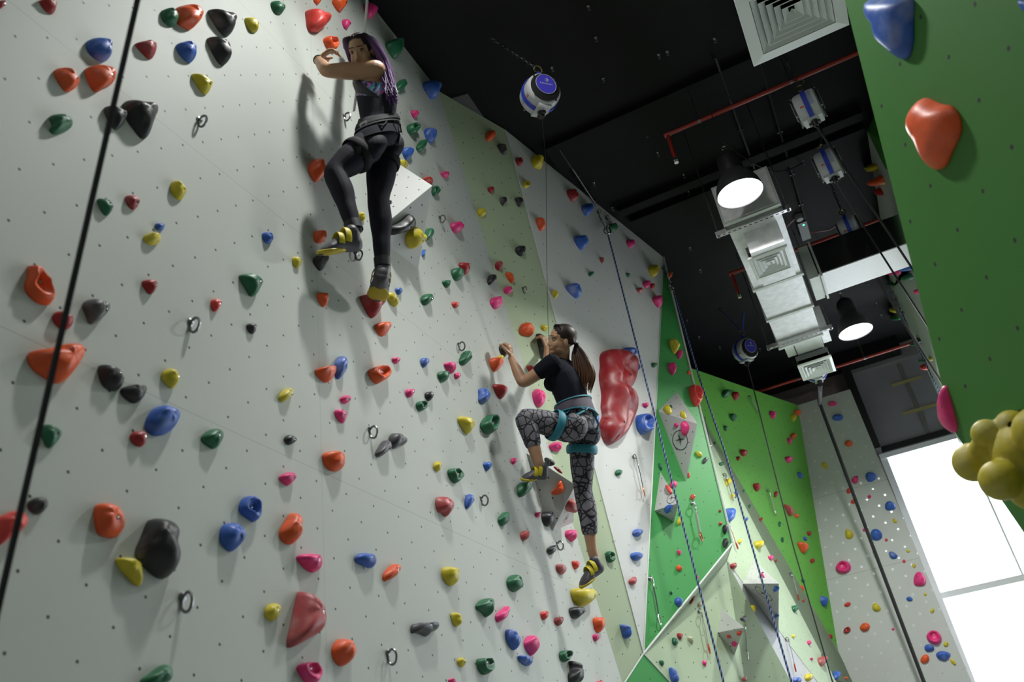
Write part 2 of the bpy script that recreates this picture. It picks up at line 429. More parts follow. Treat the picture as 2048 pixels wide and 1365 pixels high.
# window
WN = empty('window_1', (xwl, YE + .1, .35)); WN['kind'] = 'structure'
def wbar(lo, hi, name='window_frame'):
    mb = MB(); lo = np.array(lo, float); hi = np.array(hi, float); mb.box((lo + hi) / 2, hi - lo); mb.build(name, M_frame, WN)
wbar((xwl, YE - .04, zwt - .075), (XR, YE + .12, zwt)); wbar((xwl, YE - .02, .35), (xwl + .09, YE + .12, zwt - .075))
mx_ = ony((1961, 963), YE + .05)[0]; tz = ony((1880, 1194), YE + .05)[2]
for k in range(0, 5):
    xm = mx_ + k * (mx_ - xwl) * 1.0
    if xm < XR: wbar((xm - .012, YE + .02, .35), (xm + .012, YE + .1, zwt - .075), 'window_mullion')
for k in range(0, 5):
    z = tz - k * 1.62
    if z > .4: wbar((xwl + .09, YE, z - .04), (XR, YE + .11, z + .04), 'window_transom')
mb = MB(); mb.box(((xwl + XR) / 2, YE + .06, (zwt + .35) / 2), (XR - xwl, .008, zwt - .35)); mb.build('window_pane', M_glass, WN)

# ================================================================ ceiling services
def cbeam(i, q, depth=.16, w=.3):
    y = onz(q, HH)[1]
    xs = np.interp(y, [A_[1], B_[1], C_[1]], [XW, B_[0], C_[0]]) + .12 if y < 8.3 else -1.3
    struct_box('trim_%d' % i, (xs, y, HH - depth), (1.2, y + w, HH), M_ceiling)
cbeam(30, (1280, 205), .06, .4); cbeam(31, (1420, 335), .08, .12); cbeam(32, (1650, 275), .08, .12); cbeam(33, (1730, 690), .2, .3)
mb = MB(); mb.prism([onz(q, HH - .012) for q in ((904, 197), (935, 188), (968, 236), (950, 229))], (0, 0, -1), .012)
o = mb.build('trim_34', mat('grey_ceiling_board', (.10, .10, .10), rough=.8)); o['kind'] = 'structure'

def pipe(px, z, r, lab, drop=None, ends=()):
    a = onz(px[0], z); b = onz(px[1], z); b[1] = a[1] = (a[1] + b[1]) / 2
    root = empty('sprinkler_pipe', a); setp(root, lab, 'pipe', 'red sprinkler pipes under the black ceiling')
    mb = MB(); mb.tube([a, b], r, n=16)
    if drop: 
        mb.lathe([(r * 1.25, -.03), (r * 1.25, .03)], a, (1, 0, 0), 16); mb.tube([a, a - V3(0, 0, drop)], r * .9, n=16)
    mb.build('pipe', M_redp, root, smooth=True)
    if drop:
        e = a - V3(0, 0, drop)
        mb = MB(); mb.lathe([(0, .0), (.018, 0), (.018, -.03), (.008, -.035), (.008, -.05), (.02, -.052), (.02, -.056), (0, -.056)], e, (0, 0, 1), 14)
        mb.build('sprinkler_head', M_steel, root, smooth=True)
    for t in ends:
        c = a + (b - a) * t
        mb = MB(); mb.tube([c + V3(0, 0, r), V3(c[0], c[1], HH)], .006, n=6); mb.lathe([(r * 1.15, -.012), (r * 1.15, .012)], c, (1, 0, 0), 16)
        mb.build('hanger_rod', M_dsteel, root, smooth=True)
    return root
pipe(((1334, 267), (1760, 90)), 6.72, .019, 'red sprinkler pipe nearest the camera, with a drop and sprinkler head at its left end', .28, (.16, .6))
pipe(((1463, 546), (1762, 440)), 6.62, .021, 'red sprinkler pipe crossing behind the silver duct with a short left drop', .27, (.2, .8))
pipe(((1500, 784), (1833, 689)), 6.62, .021, 'glossy red sprinkler pipe along the end wall above the window', None, (.3, .7))
def conduit(px, z, r=.011, lab=''):
    mb = MB(); a = onz(px[0], z); b = onz(px[1], z); a[0] = b[0] = (a[0] + b[0]) / 2
    mb.tube([a, b], r, n=8)
    for t in (.2, .45, .7, .9):
        c = a + (b - a) * t; mb.box(c + V3(0, 0, .01), (.05, .02, .02))
    o = mb.build('conduit', mat('dark_conduit', (.05, .05, .052), rough=.4, metal=.4)); setp(o, lab, 'conduit', 'black conduits under the ceiling')
conduit(((1420, 120), (1540, 400)), HH - .05, lab='thin black conduit running away under the ceiling, left of the first lamp cord')
conduit(((1478, 90), (1632, 430)), HH - .05, lab='thin black conduit running away under the ceiling, second from the red pipe')
conduit(((1120, 300), (1195, 415)), HH - .05, lab='thin black conduit beside the top of the light grey wall')

# ducts
def flange(mb, x0, x1, y, z0, z1, t=.02):
    mb.box(((x0 + x1) / 2, y, z0 - t / 2), (x1 - x0 + .04, .04, t)); mb.box((x0 - t / 2, y, (z0 + z1) / 2), (t, .04, z1 - z0)); mb.box((x1 + t / 2, y, (z0 + z1) / 2), (t, .04, z1 - z0)); mb.box(((x0 + x1) / 2, y, z1 + t / 2), (x1 - x0 + .04, .04, t))
DZ = 5.85; dx0, dx1 = -.29, .17
DU = empty('air_duct', (0, 7.6, DZ)); setp(DU, 'long silver rectangular air duct hanging below the black ceiling', 'duct')
mb = MB(); mb.box(((dx0 + dx1) / 2, 7.55, DZ + .19), (dx1 - dx0, 2.75, .38)); mb.build('duct_body', M_galv, DU)
mb = MB(); mb.box((0.01, 9.3, DZ + .15), (.30, .78, .26)); mb.build('duct_neck', M_insul, DU)
mb = MB(); mb.box((-.20, 9.06, DZ + .17), (.10, .36, .3)); mb.build('duct_end_flap', M_insul, DU)
mb = MB(); mb.box((.21, 9.0, DZ + .17), (.09, .34, .3)); mb.build('duct_end_flap', M_galv, DU)
for y in (6.2, 7.45, 8.15, 8.88):
    mb = MB(); flange(mb, dx0, dx1, y, DZ, DZ + .38); mb.build('duct_flange', M_insul, DU)
# spigot box above the middle diffuser, with foil taped edges
mb = MB(); mb.box((-.035, 6.75, DZ - .11), (.30, .62, .22)); mb.build('diffuser_neck', M_galv, DU)
mb = MB(); mb.box((dx1 + .56, 7.82, DZ + .175), (.98, .44, .33)); mb.build('branch_duct', mat('shiny_duct_sheet', (.42, .43, .45), rough=.14, metal=1), DU)
mb = MB(); mb.box((dx1 + .56, 7.82, DZ + .004), (.98, .445, .010)); mb.build('branch_underside', mat('lit_duct_sheet', (.84, .84, .86), rough=.5, metal=.2, noise=.05, nscale=60), DU)  # paler plate puts the light on the duct's underside into its colour
mb = MB(); mb.box((dx1 + .10, 7.82, DZ + .17), (.09, .47, .38)); mb.box((dx1 + .17, 7.82, DZ + .17), (.02, .50, .41)); mb.build('branch_collar', M_insul, DU)
def strut(y, z, x0, x1):
    h = empty('strut_hanger', (0, y, z)); setp(h, 'slotted steel channel hanger under the silver duct, ' + ('near end' if y < 7 else 'far end'), 'hanger', 'channel hangers carrying the duct')
    mb = MB(); mb.box(((x0 + x1) / 2, y, z - .02), (x1 - x0, .04, .004)); mb.box(((x0 + x1) / 2, y - .02, z), (x1 - x0, .004, .04)); mb.box(((x0 + x1) / 2, y + .02, z), (x1 - x0, .004, .04))
    n = 14
    for i in range(n): mb.box((x0 + (x1 - x0) * (i + .5) / n, y, z - .0215), ((x1 - x0) / n * .55, .012, .002), mi=1)
    mb.build('channel', [M_steel, M_black], h)
    for x in (x0 + .02, x1 - .02):
        mb = MB(); mb.tube([(x, y, z - .04), (x, y, HH)], .005, n=6); mb.lathe([(0, -.035), (.012, -.035), (.012, -.025), (0, -.025)], (x, y, z), (0, 0, 1), 6); mb.build('threaded_rod', M_dsteel, h)
strut(6.27, DZ - .03, -.40, .25); strut(8.72, DZ - .03, -.42, .30)

def diffuser(c, w, l, rings, lab, frame=.055, tilt=0):
    root = empty('air_diffuser', c); setp(root, lab, 'air vent', 'square ceiling diffusers on the duct')
    cx, cy, cz = c
    def frus(mb, a0, b0, z0, a1, b1, z1):
        V = []
        for (a, b, z) in ((a0, b0, z0), (a1, b1, z1)):
            V += [(cx - a, cy - b, z), (cx + a, cy - b, z), (cx + a, cy + b, z), (cx - a, cy + b, z)]
        mb.add(V, [(i, (i + 1) % 4, 4 + (i + 1) % 4, 4 + i) for i in range(4)])
    mb = MB(); a, b = w / 2, l / 2
    frus(mb, a, b, cz + .02, a, b, cz); frus(mb, a, b, cz, a - frame, b - frame, cz - .008); frus(mb, a - frame, b - frame, cz - .008, a - frame - .006, b - frame - .006, cz + .03)
    mb.build('frame', M_ventw, root)
    sa = (a - frame) / (rings + .6); sb = (b - frame) / (rings + .6)
    for k in range(rings):
        mb = MB(); a1 = a - frame - sa * (k + .12); b1 = b - frame - sb * (k + .12)
        frus(mb, a1, b1, cz - .004, a1 - sa * .93, b1 - sb * .93, cz + .028); frus(mb, a1, b1, cz - .004, a1 - .004, b1 - .004, cz - .004); 
        frus(mb, a1 - .006, b1 - .006, cz - .003, a1 - sa * .93 - .004, b1 - sb * .93 - .004, cz + .030)
        mb.build('louvre_ring', M_ventw, root)
    mb = MB(); a1 = a - frame - sa * rings - .01; b1 = b - frame - sb * rings - .01
    V = [(cx - a1, cy - b1, cz), (cx + a1, cy - b1, cz), (cx + a1, cy + b1, cz), (cx - a1, cy + b1, cz), (cx, cy, cz + .03)]
    mb.add(V, [(0, 1, 4), (1, 2, 4), (2, 3, 4), (3, 0, 4)]); mb.build('centre_plate', M_ventw, root)
    mb = MB(); mb.box((cx, cy, cz + .08), (w - frame * 2 + .02, l - frame * 2 + .02, .02)); mb.box((cx, cy, cz + .10), (w - .02, l - .02, .06)); mb.build('plenum_box', mat('plenum_dark', (.12, .13, .135), rough=.6), root)
def vent_from(qs, z, rings, lab, **k):
    P = np.array([onz(q, z) for q in qs]); c = P.mean(0); w = (np.linalg.norm(P[1] - P[0]) + np.linalg.norm(P[2] - P[3])) / 2; l = (np.linalg.norm(P[2] - P[1]) + np.linalg.norm(P[3] - P[0])) / 2
    diffuser((c[0], c[1], z), w, l, rings, lab, **k); return c, w, l
v1_ = vent_from(((1492.6, 522.6), (1573, 491), (1590, 535.5), (1517, 559)), 5.62, 4, 'small pale diffuser in the middle of the silver duct', frame=.03)
v2_ = vent_from(((1594, 735), (1663, 712), (1672, 742), (1608, 763)), 5.72, 4, 'small pale diffuser at the far end of the silver duct', frame=.03)
qa = onz((1509, 137), 5.6); qb = onz((1698, 46), 5.6); wv = qb[0] - qa[0]
diffuser(((qa[0] + qb[0]) / 2, (qa[1] + qb[1]) / 2 - wv / 2 * 1.0, 5.6), wv, wv, 5, 'large pale square diffuser cut off by the top of the photo', frame=.075)
for x in (qa[0] + .1, qb[0] - .1):
    for y in (qa[1] - .1, qa[1] - .55):
        mb = MB(); mb.tube([(x, y, 5.7), (x, y, HH)], .006, n=6); o = mb.build('threaded_rod', M_dsteel)
        setp(o, 'thin steel rod over the %s %s corner of the large near diffuser' % ('left' if x < qa[0] + .2 else 'right', 'far' if y > qa[1] - .2 else 'near'), 'rod', 'rods above the large near diffuser')

# pendant lamps
def pendant(c, R, lab, off=False):
    root = empty('pendant_lamp', c); setp(root, lab, 'lamp', 'high bay pendant lamps')
    mb = MB(); mb.lathe([(R, 0), (R * .985, .03), (R * .93, .08), (R * .80, .14), (R * .60, .195), (R * .5, .22), (R * .48, .22), (R * .58, .19), (R * .78, .135), (R * .91, .075), (R * .965, .03), (R * .975, 0), (R, 0)], c, (0, 0, 1), 40)
    mb.build('shade', M_lampshade, root, smooth=True)
    mb = MB(); mb.lathe([(0, .22), (R * .5, .22), (R * .5, .36), (R * .44, .40), (R * .2, .44), (0, .44)], c, (0, 0, 1), 28); mb.build('ballast_housing', M_black, root, smooth=True)
    mb = MB(); mb.lathe([(0, .0), (R * .6, .002), (R * .972, .012), (R * .97, .02), (0, .02)], c, (0, 0, 1), 40); mb.build('diffuser', M_lampglow, root, smooth=True)
    mb = MB(); top = np.array(c) + V3(0, 0, .44); mb.tube([top, top + V3(0, 0, .05)], .012, n=8); mb.tube([top + V3(.018 * math.cos(t), 0, .065 + .018 * math.sin(t)) for t in np.linspace(0, 2 * PI, 14)[:-1]], .004, n=6, closed=True)
    mb.tube([top + V3(0, 0, .08), V3(c[0], c[1], HH)], .004, n=6)
    mb.build('hook', M_steel, root, smooth=True)
pendant((LAMPS[1][0], LAMPS[1][1], LAMPS[1][2]), .19, 'lit pendant lamp beside the near end of the duct')
pendant((LAMPS[2][0], LAMPS[2][1], LAMPS[2][2]), .185, 'lit pendant lamp between the far duct end and the white right wall')
for (x, y, z) in ((LAMPS[0][0], LAMPS[0][1], LAMPS[0][2]), (0.6, -0.9, 6.9)):  # the rear one is an invented body for the added fill light
    root = empty('flood_or_fill_lamp', (x, y, z)); setp(root, 'flat round flood lamp on the ceiling above the photo, ' + ('over the climbers' if y > 0 else 'added as unseen fill behind the camera'), 'lamp', 'flat flood lamps')
    mb = MB(); mb.lathe([(0, .16), (.19, .16), (.2, .02), (.19, .02), (.17, .03), (0, .03)], (x, y, z), (0, 0, 1), 32); mb.build('lamp_body', M_lampshade, root, smooth=True)
    mb = MB(); mb.lathe([(0, .015), (.185, .015), (.185, .025), (0, .025)], (x, y, z), (0, 0, 1), 32); mb.build('diffuser', M_lampglow, root)

# ceiling anchors, tiny bright eye bolts scattered over the black paint
LMK = [((1080, 190), 'the nearest blue disc belay'), ((1617, 216), 'the first right row belay'), ((1657, 330), 'the second right row belay'), ((1490, 701), 'the far blue disc belay'), ((1480, 390), 'the near lamp'), ((1712, 665), 'the far lamp'),
       ((1336, 290), 'the near sprinkler drop'), ((1465, 570), 'the second sprinkler drop'), ((1510, 130), 'the large diffuser corner'), ((1210, 440), 'the light grey wall anchor'), ((1335, 540), 'the bright green wall top'), ((1597, 432), 'the green lit alarm')]
eb_used = {}
for (x, y) in ((1177, 15), (1192, 78), (1207, 160), (1335, 106), (1318, 112), (1430, 80), (1293, 270), (1316, 308), (1368, 352), (1447, 312), (1378, 386), (1149, 315), (1188, 368), (1225, 418), (1380, 498), (1400, 542), (1398, 676), (1440, 696), (1374, 643), (1606, 160), (1572, 127), (1737, 571), (1753, 608), (1763, 632), (1607, 325), (1520, 700), (1104, 138)):
    p = onz((x, y), HH - .02); mb = MB()
    mb.tube([p + V3(.014 * math.cos(t), .006, -.012 + .014 * math.sin(t)) for t in np.linspace(0, 2 * PI, 12)[:-1]], .003, n=6, closed=True)
    mb.lathe([(0, .02), (.014, .02), (.014, .012), (.006, .006), (0, .006)], p, (0, 0, 1), 10)
    o = mb.build('ceiling_anchor', M_dsteel, smooth=True); nm_, q_ = min(((nm, q) for q, nm in LMK), key=lambda t: math.hypot(t[1][0] - x, t[1][1] - y)); dx_, dy_ = q_[0] - x, q_[1] - y
    dr_ = (('left of' if dx_ > 0 else 'right of') if abs(dx_) > 2 * abs(dy_) else ('above' if dy_ > 0 else 'below') if abs(dy_) > 2 * abs(dx_) else ('above ' if dy_ > 0 else 'below ') + ('left of' if dx_ > 0 else 'right of'))
    k_ = eb_used.get((nm_, dr_), 0); eb_used[(nm_, dr_)] = k_ + 1
    setp(o, 'tiny steel eye bolt ' + ('in the ceiling ', 'a little farther ', 'much farther ', 'farthest ')[min(3, k_)] + dr_ + ' ' + nm_, 'eye bolt', 'eye bolts scattered over the black ceiling')
# alarm beacon with a green light
p = onz((1597, 432), HH); mb = MB(); root = empty('smoke_alarm', p); setp(root, 'small grey ceiling alarm with a green light and red wires', 'alarm')
mb.lathe([(0, 0), (.05, 0), (.05, -.04), (.035, -.06), (0, -.06)], p, (0, 0, 1), 20); mb.build('sounder', mat('alarm_grey', (.3, .3, .3), rough=.5), root, smooth=True)
mb = MB(); mb.box(p + V3(.01, .26, -.03), (.10, .38, .06)); mb.build('housing', mat('alarm_box_grey', (.14, .15, .15), rough=.5), root)
mb = MB(); mb.lathe([(0, -.064), (.012, -.064), (.012, -.058), (0, -.058)], p + V3(.02, .12, 0), (0, 0, 1), 12); mb.build('green_light', mat('green_led', (.02, .4, .25), emis=((.1, 1, .6), 2.5)), root)
mb = MB(); mb.tube([p + V3(.02, .38, -.01), p + V3(.15, .42, -.03), p + V3(.28, .5, -.01), p + V3(.36, .48, -.005)], .004, n=6); mb.build('wire', M_redp, root); mb = MB(); mb.tube([p + V3(-.05, 0, -.02), p + V3(-.15, .06, -.04), p + V3(-.22, .2, -.01)], .004, n=6); mb.build('wire', M_redp, root)
# black flex from first pendant lamp
mb = MB(); a = V3(LAMPS[1][0], LAMPS[1][1], 6.4); b = onz((1607, 325), HH - .03)
mb.tube([a + (b - a) * t - V3(0, 0, .28 * math.sin(t * PI) * (1 - .3 * t)) for t in np.linspace(.02, 1, 14)], .006, n=6)
setp(mb.build('power_flex', M_black, smooth=True), 'black power flex looping from the near lamp to the ceiling', 'cable')

# ================================================================ auto belay devices
M_abody = mat('light_grey_housing', (.55, .56, .57), rough=.45, noise=.05)
M_ablue = mat('blue_strap', (.03, .06, .5), rough=.6)
M_adisc = mat('blue_disc', (.07, .06, .62), rough=.5)
M_lwhite = mat('white_sticker', (.55, .58, .62), rough=.5)
M_lblue = mat('pale_blue_sticker', (.32, .36, .55), rough=.5)
M_lorange = mat('orange_sticker', (.60, .12, .04), rough=.5)
M_webb = mat('black_webbing', (.016, .016, .018), rough=.8)
def ringpts(c, a, b, ra, rb, n=16): return [np.array(c) + a * ra * math.cos(t) + b * rb * math.sin(t) for t in np.linspace(0, 2 * PI, n + 1)[:-1]]
def carabiner(mb, c, up, side, h=.10, w=.055, r=.0055, mi=0):
    up = nrm(up); side = nrm(side)
    pts = []
    for t in np.linspace(0, 2 * PI, 21)[:-1]:
        x = math.cos(t) * w / 2 * (1 + .22 * math.sin(t)); y = math.sin(t) * h / 2
        pts.append(np.array(c) + side * x + up * y)
    mb.tube(pts, r, n=7, closed=True, mi=mi)
def belay(c, n, lab, ancs=(), hang='chain', R=.135, T=.19):
    c = np.array(c, float); n = nrm(n); up = nrm(V3(0, 0, 1) - n * n[2]); sd = np.cross(up, n)
    root = empty('auto_belay', c); setp(root, lab, 'auto belay', 'auto belay devices hanging from the ceiling')
    h = T / 2
    mb = MB(); mb.lathe([(0, -h), (R * .80, -h), (R * .97, -h * .82), (R, -h * .6), (R, h * .6), (R * .97, h * .82), (R * .82, h), (0, h)], c, n, 40)
    mb.box(c - up * R * .86, (T * .8, .10, .06), (n, sd, up)); mb.build('drum_housing', M_abody, root, smooth=True)
    for s in (1, -1):
        mb = MB(); mb.lathe([(R * .86, h * .95), (R * .84, h + .006), (R * .5, h + .012), (0, h + .012)], c, n * s, 40); mb.build('side_plate', M_black, root, smooth=True)
        e = c + n * s * (h + .0125) + up * .02
        mb = MB(); mb.lathe([(R * .60, 0), (R * .60, .003), (0, .003)], e, n * s, 36); dsc = mb.build('blue_disc', M_adisc, root, smooth=True)
        mb = MB(); mb.tube(ringpts(e + n * s * .003, sd, up, R * .60, R * .60, 36), .0022, n=6, closed=True)
        # curl emblem over a line of small lettering
        s2 = sd * s
        def P(x, y): return e + n * s * .004 + s2 * x * R + up * y * R
        mb.tube([P(.06 * math.cos(t), .26 + .06 * math.sin(t)) for t in np.linspace(-2.2, 2.4, 12)], .0022, n=5)
        mb.tube([P(.13 * math.cos(t), .25 + .13 * math.sin(t)) for t in np.linspace(-1.4, 1.3, 12)], .0028, n=5)
        for k in range(12):
            x = -.36 + k * .065; hgt = .035
            mb.tube([P(x, .02 - hgt), P(x, .02 + hgt)], .0017, n=4)
            if k % 3 != 1: mb.tube([P(x, .02 + hgt * (1 if k % 2 else -1)), P(x + .035, .02 + hgt * (1 if k % 2 else -1))], .0017, n=4)
        mb.build('emblem', M_lwhite, root)
        for t in (.9, 2.4, 3.9, 5.4):
            mb = MB(); q = c + n * s * h + (sd * math.cos(t) + up * math.sin(t)) * R * .9; mb.lathe([(0, .008), (.008, .008), (.008, 0)], q, n * s, 8); mb.build('screw', M_steel, root)
    # strap round the rim
    mb = MB()
    pts = [c + (sd * math.cos(t) + up * math.sin(t)) * (R + .004) for t in np.linspace(PI * .5, PI * 2.5, 41)[:-1]]
    V = []; Fs = []
    for i, p in enumerate(pts):
        rad = nrm(p - c)
        for (a, b) in ((-.018, 0), (.018, 0), (.018, .006), (-.018, .006)): V.append(p + n * a + rad * b)
    N_ = len(pts)
    for i in range(N_):
        j = (i + 1) % N_
        for k in range(4): Fs.append((i * 4 + k, i * 4 + (k + 1) % 4, j * 4 + (k + 1) % 4, j * 4 + k))
    mb.add(V, Fs); mb.box(c + up * (R + .03), (.03, .02, .06), (n, sd, up)); mb.build('strap', M_ablue, root)
    # stickers follow the rim
    def sticker(t0, t1, a0, a1, m, name='sticker'):
        mb = MB(); V = []; K = 8
        for i in range(K + 1):
            t = t0 + (t1 - t0) * i / K
            for a in (a0, a1): V.append(c + (sd * math.cos(t) + up * math.sin(t)) * (R + .0015) + n * a)
        mb.add(V, [(2 * i, 2 * i + 1, 2 * i + 3, 2 * i + 2) for i in range(K)]); mb.build(name, m, root)
    for base in (PI, 0):
        sg = 1 if base == PI else -1
        sticker(base - sg * .25, base + sg * .35, .025, .055, M_lwhite); sticker(base - sg * .45, base + sg * .55, -.055, -.024, M_lblue)
        sticker(base + sg * .42, base + sg * .52, .025, .055, M_lorange); sticker(base + sg * .52, base + sg * .80, .025, .055, M_lwhite)
    nz = c - up * (R + .035)
    mb = MB(); mb.lathe([(0, -.03), (.018, -.03), (.026, 0), (.026, .03), (0, .03)], nz, (0, 0, 1), 16); mb.box(nz + up * .0, (.09, .03, .022), (n, sd, up)); mb.build('webbing_nozzle', M_black, root, smooth=True)
    # carabiner on the housing, chain or sling up to each ceiling anchor
    topp = c + up * (R + .09)
    ancs = [onz(q, HH - .05) for q in ancs] or [V3(c[0], c[1], HH - .05)]
    mb = MB(); carabiner(mb, topp, ancs[0] - topp, n, .11, .06); mb.build('housing_carabiner', M_gold, root, smooth=True)
    for an in ancs:
        d = nrm(an - topp); a0 = topp + d * .055; L = np.linalg.norm(an - d * .10 - a0); u_, v_ = basis(d)
        if hang == 'chain':
            mb = MB(); K = max(2, int(L / .036))
            for k in range(K): mb.tube(ringpts(a0 + d * L * (k + .5) / K, u_ if k % 2 else v_, d, .010, L / K * .62, 10), .0032, n=5, closed=True)
            mb.build('hanging_chain', M_dsteel, root, smooth=True)
        else:
            mb = MB(); mb.tube([a0, a0 + d * L], .013, n=6, flat=(.25, n)); mb.build('sling', M_ablue, root)
        mb = MB(); carabiner(mb, an - d * .05, d, sd, .11, .055, .0045); mb.build('ceiling_carabiner', M_dsteel, root, smooth=True)
    return nz - V3(0, 0, .03)
def webbing(pts, lab, w=.010, m=None, name='belay_webbing', grp='belay lines', flat=.3):
    mb = MB(); d = nrm(np.cross(nrm(pts[-1] - pts[0]), V3(0, 1, 0)))
    mb.tube(pts, w, n=8, flat=(flat, V3(0, 1, 0))); o = mb.build(name, m or M_webb, smooth=True); return setp(o, lab, 'belay line', grp)
b1 = belay(onz((1080, 190), 6.25), (.72, -.66, -.22), 'auto belay with blue disc hanging nearest, above the pale green panel', ((985, 78),))
b2 = belay(onz((1617, 216), 6.25), (-.97, .12, 0), 'auto belay hanging nearest of the row below the large vent, by the red pipe', ((1572, 120),))
b3 = belay(onz((1657, 330), 6.25), (-.97, .12, 0), 'second auto belay of the row along the right wall, with an orange sticker', ((1645, 262),))
b4 = belay(onz((1700, 460), 6.3), (-.97, .12, 0), 'third and farthest auto belay of the row along the right wall, behind a red pipe', ((1664, 372),))
b5 = belay(onz((1490, 701), 6.20), (.72, -.66, -.22), 'auto belay with blue disc on blue slings above the far green wall', ((1436, 614), (1488, 622)), 'sling')
b6_ = belay(onz((1631, 742), 6.08), (.1, -.97, 0), 'auto belay half hidden behind the far end diffuser', hang='sling')
webbing([b2, onx((1770, 455), .95), onx((1823, 535), 1.08), onx((1930, 700), 1.12)], 'black belay line from the nearest auto belay of the right row', .012, flat=.8)
webbing([b3, onx((1730, 457), .85), onx((1851, 646), 1.02), onx((1935, 775), 1.08)], 'black belay line from the second auto belay of the right row', .011, flat=.8)
webbing([b4, onx((1831, 682), 1.0), onx((1885, 768), 1.08), onx((1935, 850), 1.1)], 'black belay line from the farthest auto belay of the right row', .015, flat=.8)
webbing([b5, ony((1587, 1095), 9.75), ony((1665, 1365), 9.9), ony((1760, 1700), 9.95)], 'thin black belay line over the far green wall', .007, flat=.8)
webbing([b6_, ony((1638, 803), 11.3), ony((1735, 1065), 11.75), ony((1848, 1365), 11.95), ony((1960, 1660), 12.0)], 'black belay line hanging over the white tower wall', .026, flat=.8)
webbing([onx((395, -520), -1.15), onx((275, 0), -1.28), onx((138, 600), -1.50), onx((0, 1200), -1.68), onx((-60, 1465), -1.74)], 'thick black belay webbing crossing the left of the photo from top to bottom', .0125)
# a black sleeve hangs over the first metre of the line by the end wall
mb = MB(); s0 = np.array(b6_) + V3(0, 0, .02); s1_ = ony((1640, 808), 11.3); mb.tube([s0, s0 + (s1_ - s0) * .5, s1_], .045, n=8, flat=(.35, V3(0, 1, 0))); setp(mb.build('fabric_sleeve', M_black, smooth=True), 'black fabric sleeve over the belay line below the far diffuser', 'sleeve')

# ================================================================ climbing ropes, blue and black braid
M_rope = bpy.data.materials.new('braided_rope'); M_rope.use_nodes = True
nt = M_rope.node_tree; b = nt.nodes['Principled BSDF']; b.inputs['Roughness'].default_value = .8
uvn = nt.nodes.new('ShaderNodeUVMap'); sp = nt.nodes.new('ShaderNodeSeparateXYZ'); nt.links.new(uvn.outputs[0], sp.inputs[0])
ad = nt.nodes.new('ShaderNodeMath'); ad.operation = 'ADD'; nt.links.new(sp.outputs[0], ad.inputs[0]); nt.links.new(sp.outputs[1], ad.inputs[1])
fr = nt.nodes.new('ShaderNodeMath'); fr.operation = 'FRACT'; nt.links.new(ad.outputs[0], fr.inputs[0])
gt = nt.nodes.new('ShaderNodeMath'); gt.operation = 'GREATER_THAN'; gt.inputs[1].default_value = .52; nt.links.new(fr.outputs[0], gt.inputs[0])
mx = nt.nodes.new('ShaderNodeMix'); mx.data_type = 'RGBA'; mx.inputs[6].default_value = (.012, .014, .04, 1); mx.inputs[7].default_value = (.16, .24, .48, 1)
nt.links.new(gt.outputs[0], mx.inputs[0]); nt.links.new(mx.outputs[2], b.inputs['Base Color'])
def rope(pts, r, lab, pitch=.05):
    P = []
    for i in range(len(pts) - 1):
        for k in range(12): P.append(pts[i] + (pts[i + 1] - pts[i]) * k / 12)
    P.append(pts[-1]); n = 10; mb = MB(); mb.tube(P, r, n=n, cap=False)
    o = mb.build('climbing_rope', M_rope, smooth=True); ul = o.data.uv_layers.new(name='UVMap'); L = [0]
    for i in range(1, len(P)): L.append(L[-1] + np.linalg.norm(P[i] - P[i - 1]))
    for pol in o.data.polygons:
        ks = [(v // n, v % n) for v in pol.vertices]; wrap = max(k for _, k in ks) == n - 1 and min(k for _, k in ks) == 0
        for li, (i, k) in zip(pol.loop_indices, ks):
            kk = k + (n if wrap and k == 0 else 0); ul.data[li].uv = (L[i] / pitch, 2 * kk / n)
    return setp(o, lab, 'rope', 'blue and black braided climbing ropes')
def below(p, dz, dy=0, dx=0): return p + V3(dx, dy, -dz)
r1 = pl((1216, 470), P3[0] + P3[1] * .06, P3[1])
rope([r1, pl((1330, 910), (r1[0] + .02, 0, 0), (1, 0, 0)), pl((1447, 1365), (r1[0] + .06, 0, 0), (1, 0, 0)), pl((1540, 1720), (r1[0] + .1, 0, 0), (1, 0, 0))], .0085, 'blue and black rope hanging before the light grey wall')
r2 = at((1347, 582), np.linalg.norm(pl((1347, 582), *P4) - CAM) - .06)
rope([r2, onx((1400, 760), r2[0] + .01), onx((1450, 905), r2[0] + .03), onx((1506, 1100), r2[0] + .05), onx((1583, 1365), r2[0] + .08), onx((1690, 1720), r2[0] + .1)], .0095, 'blue and black rope hanging beside the bright green wall edge')
r3 = pl((1803, 625), (XT - .05, 0, 0), (1, 0, 0))
rope([r3, onx((1838, 700), XT - .06), onx((1880, 788), XT - .06), onx((1925, 862), XT - .06)], .009, 'blue and black rope hanging down the white right wall')

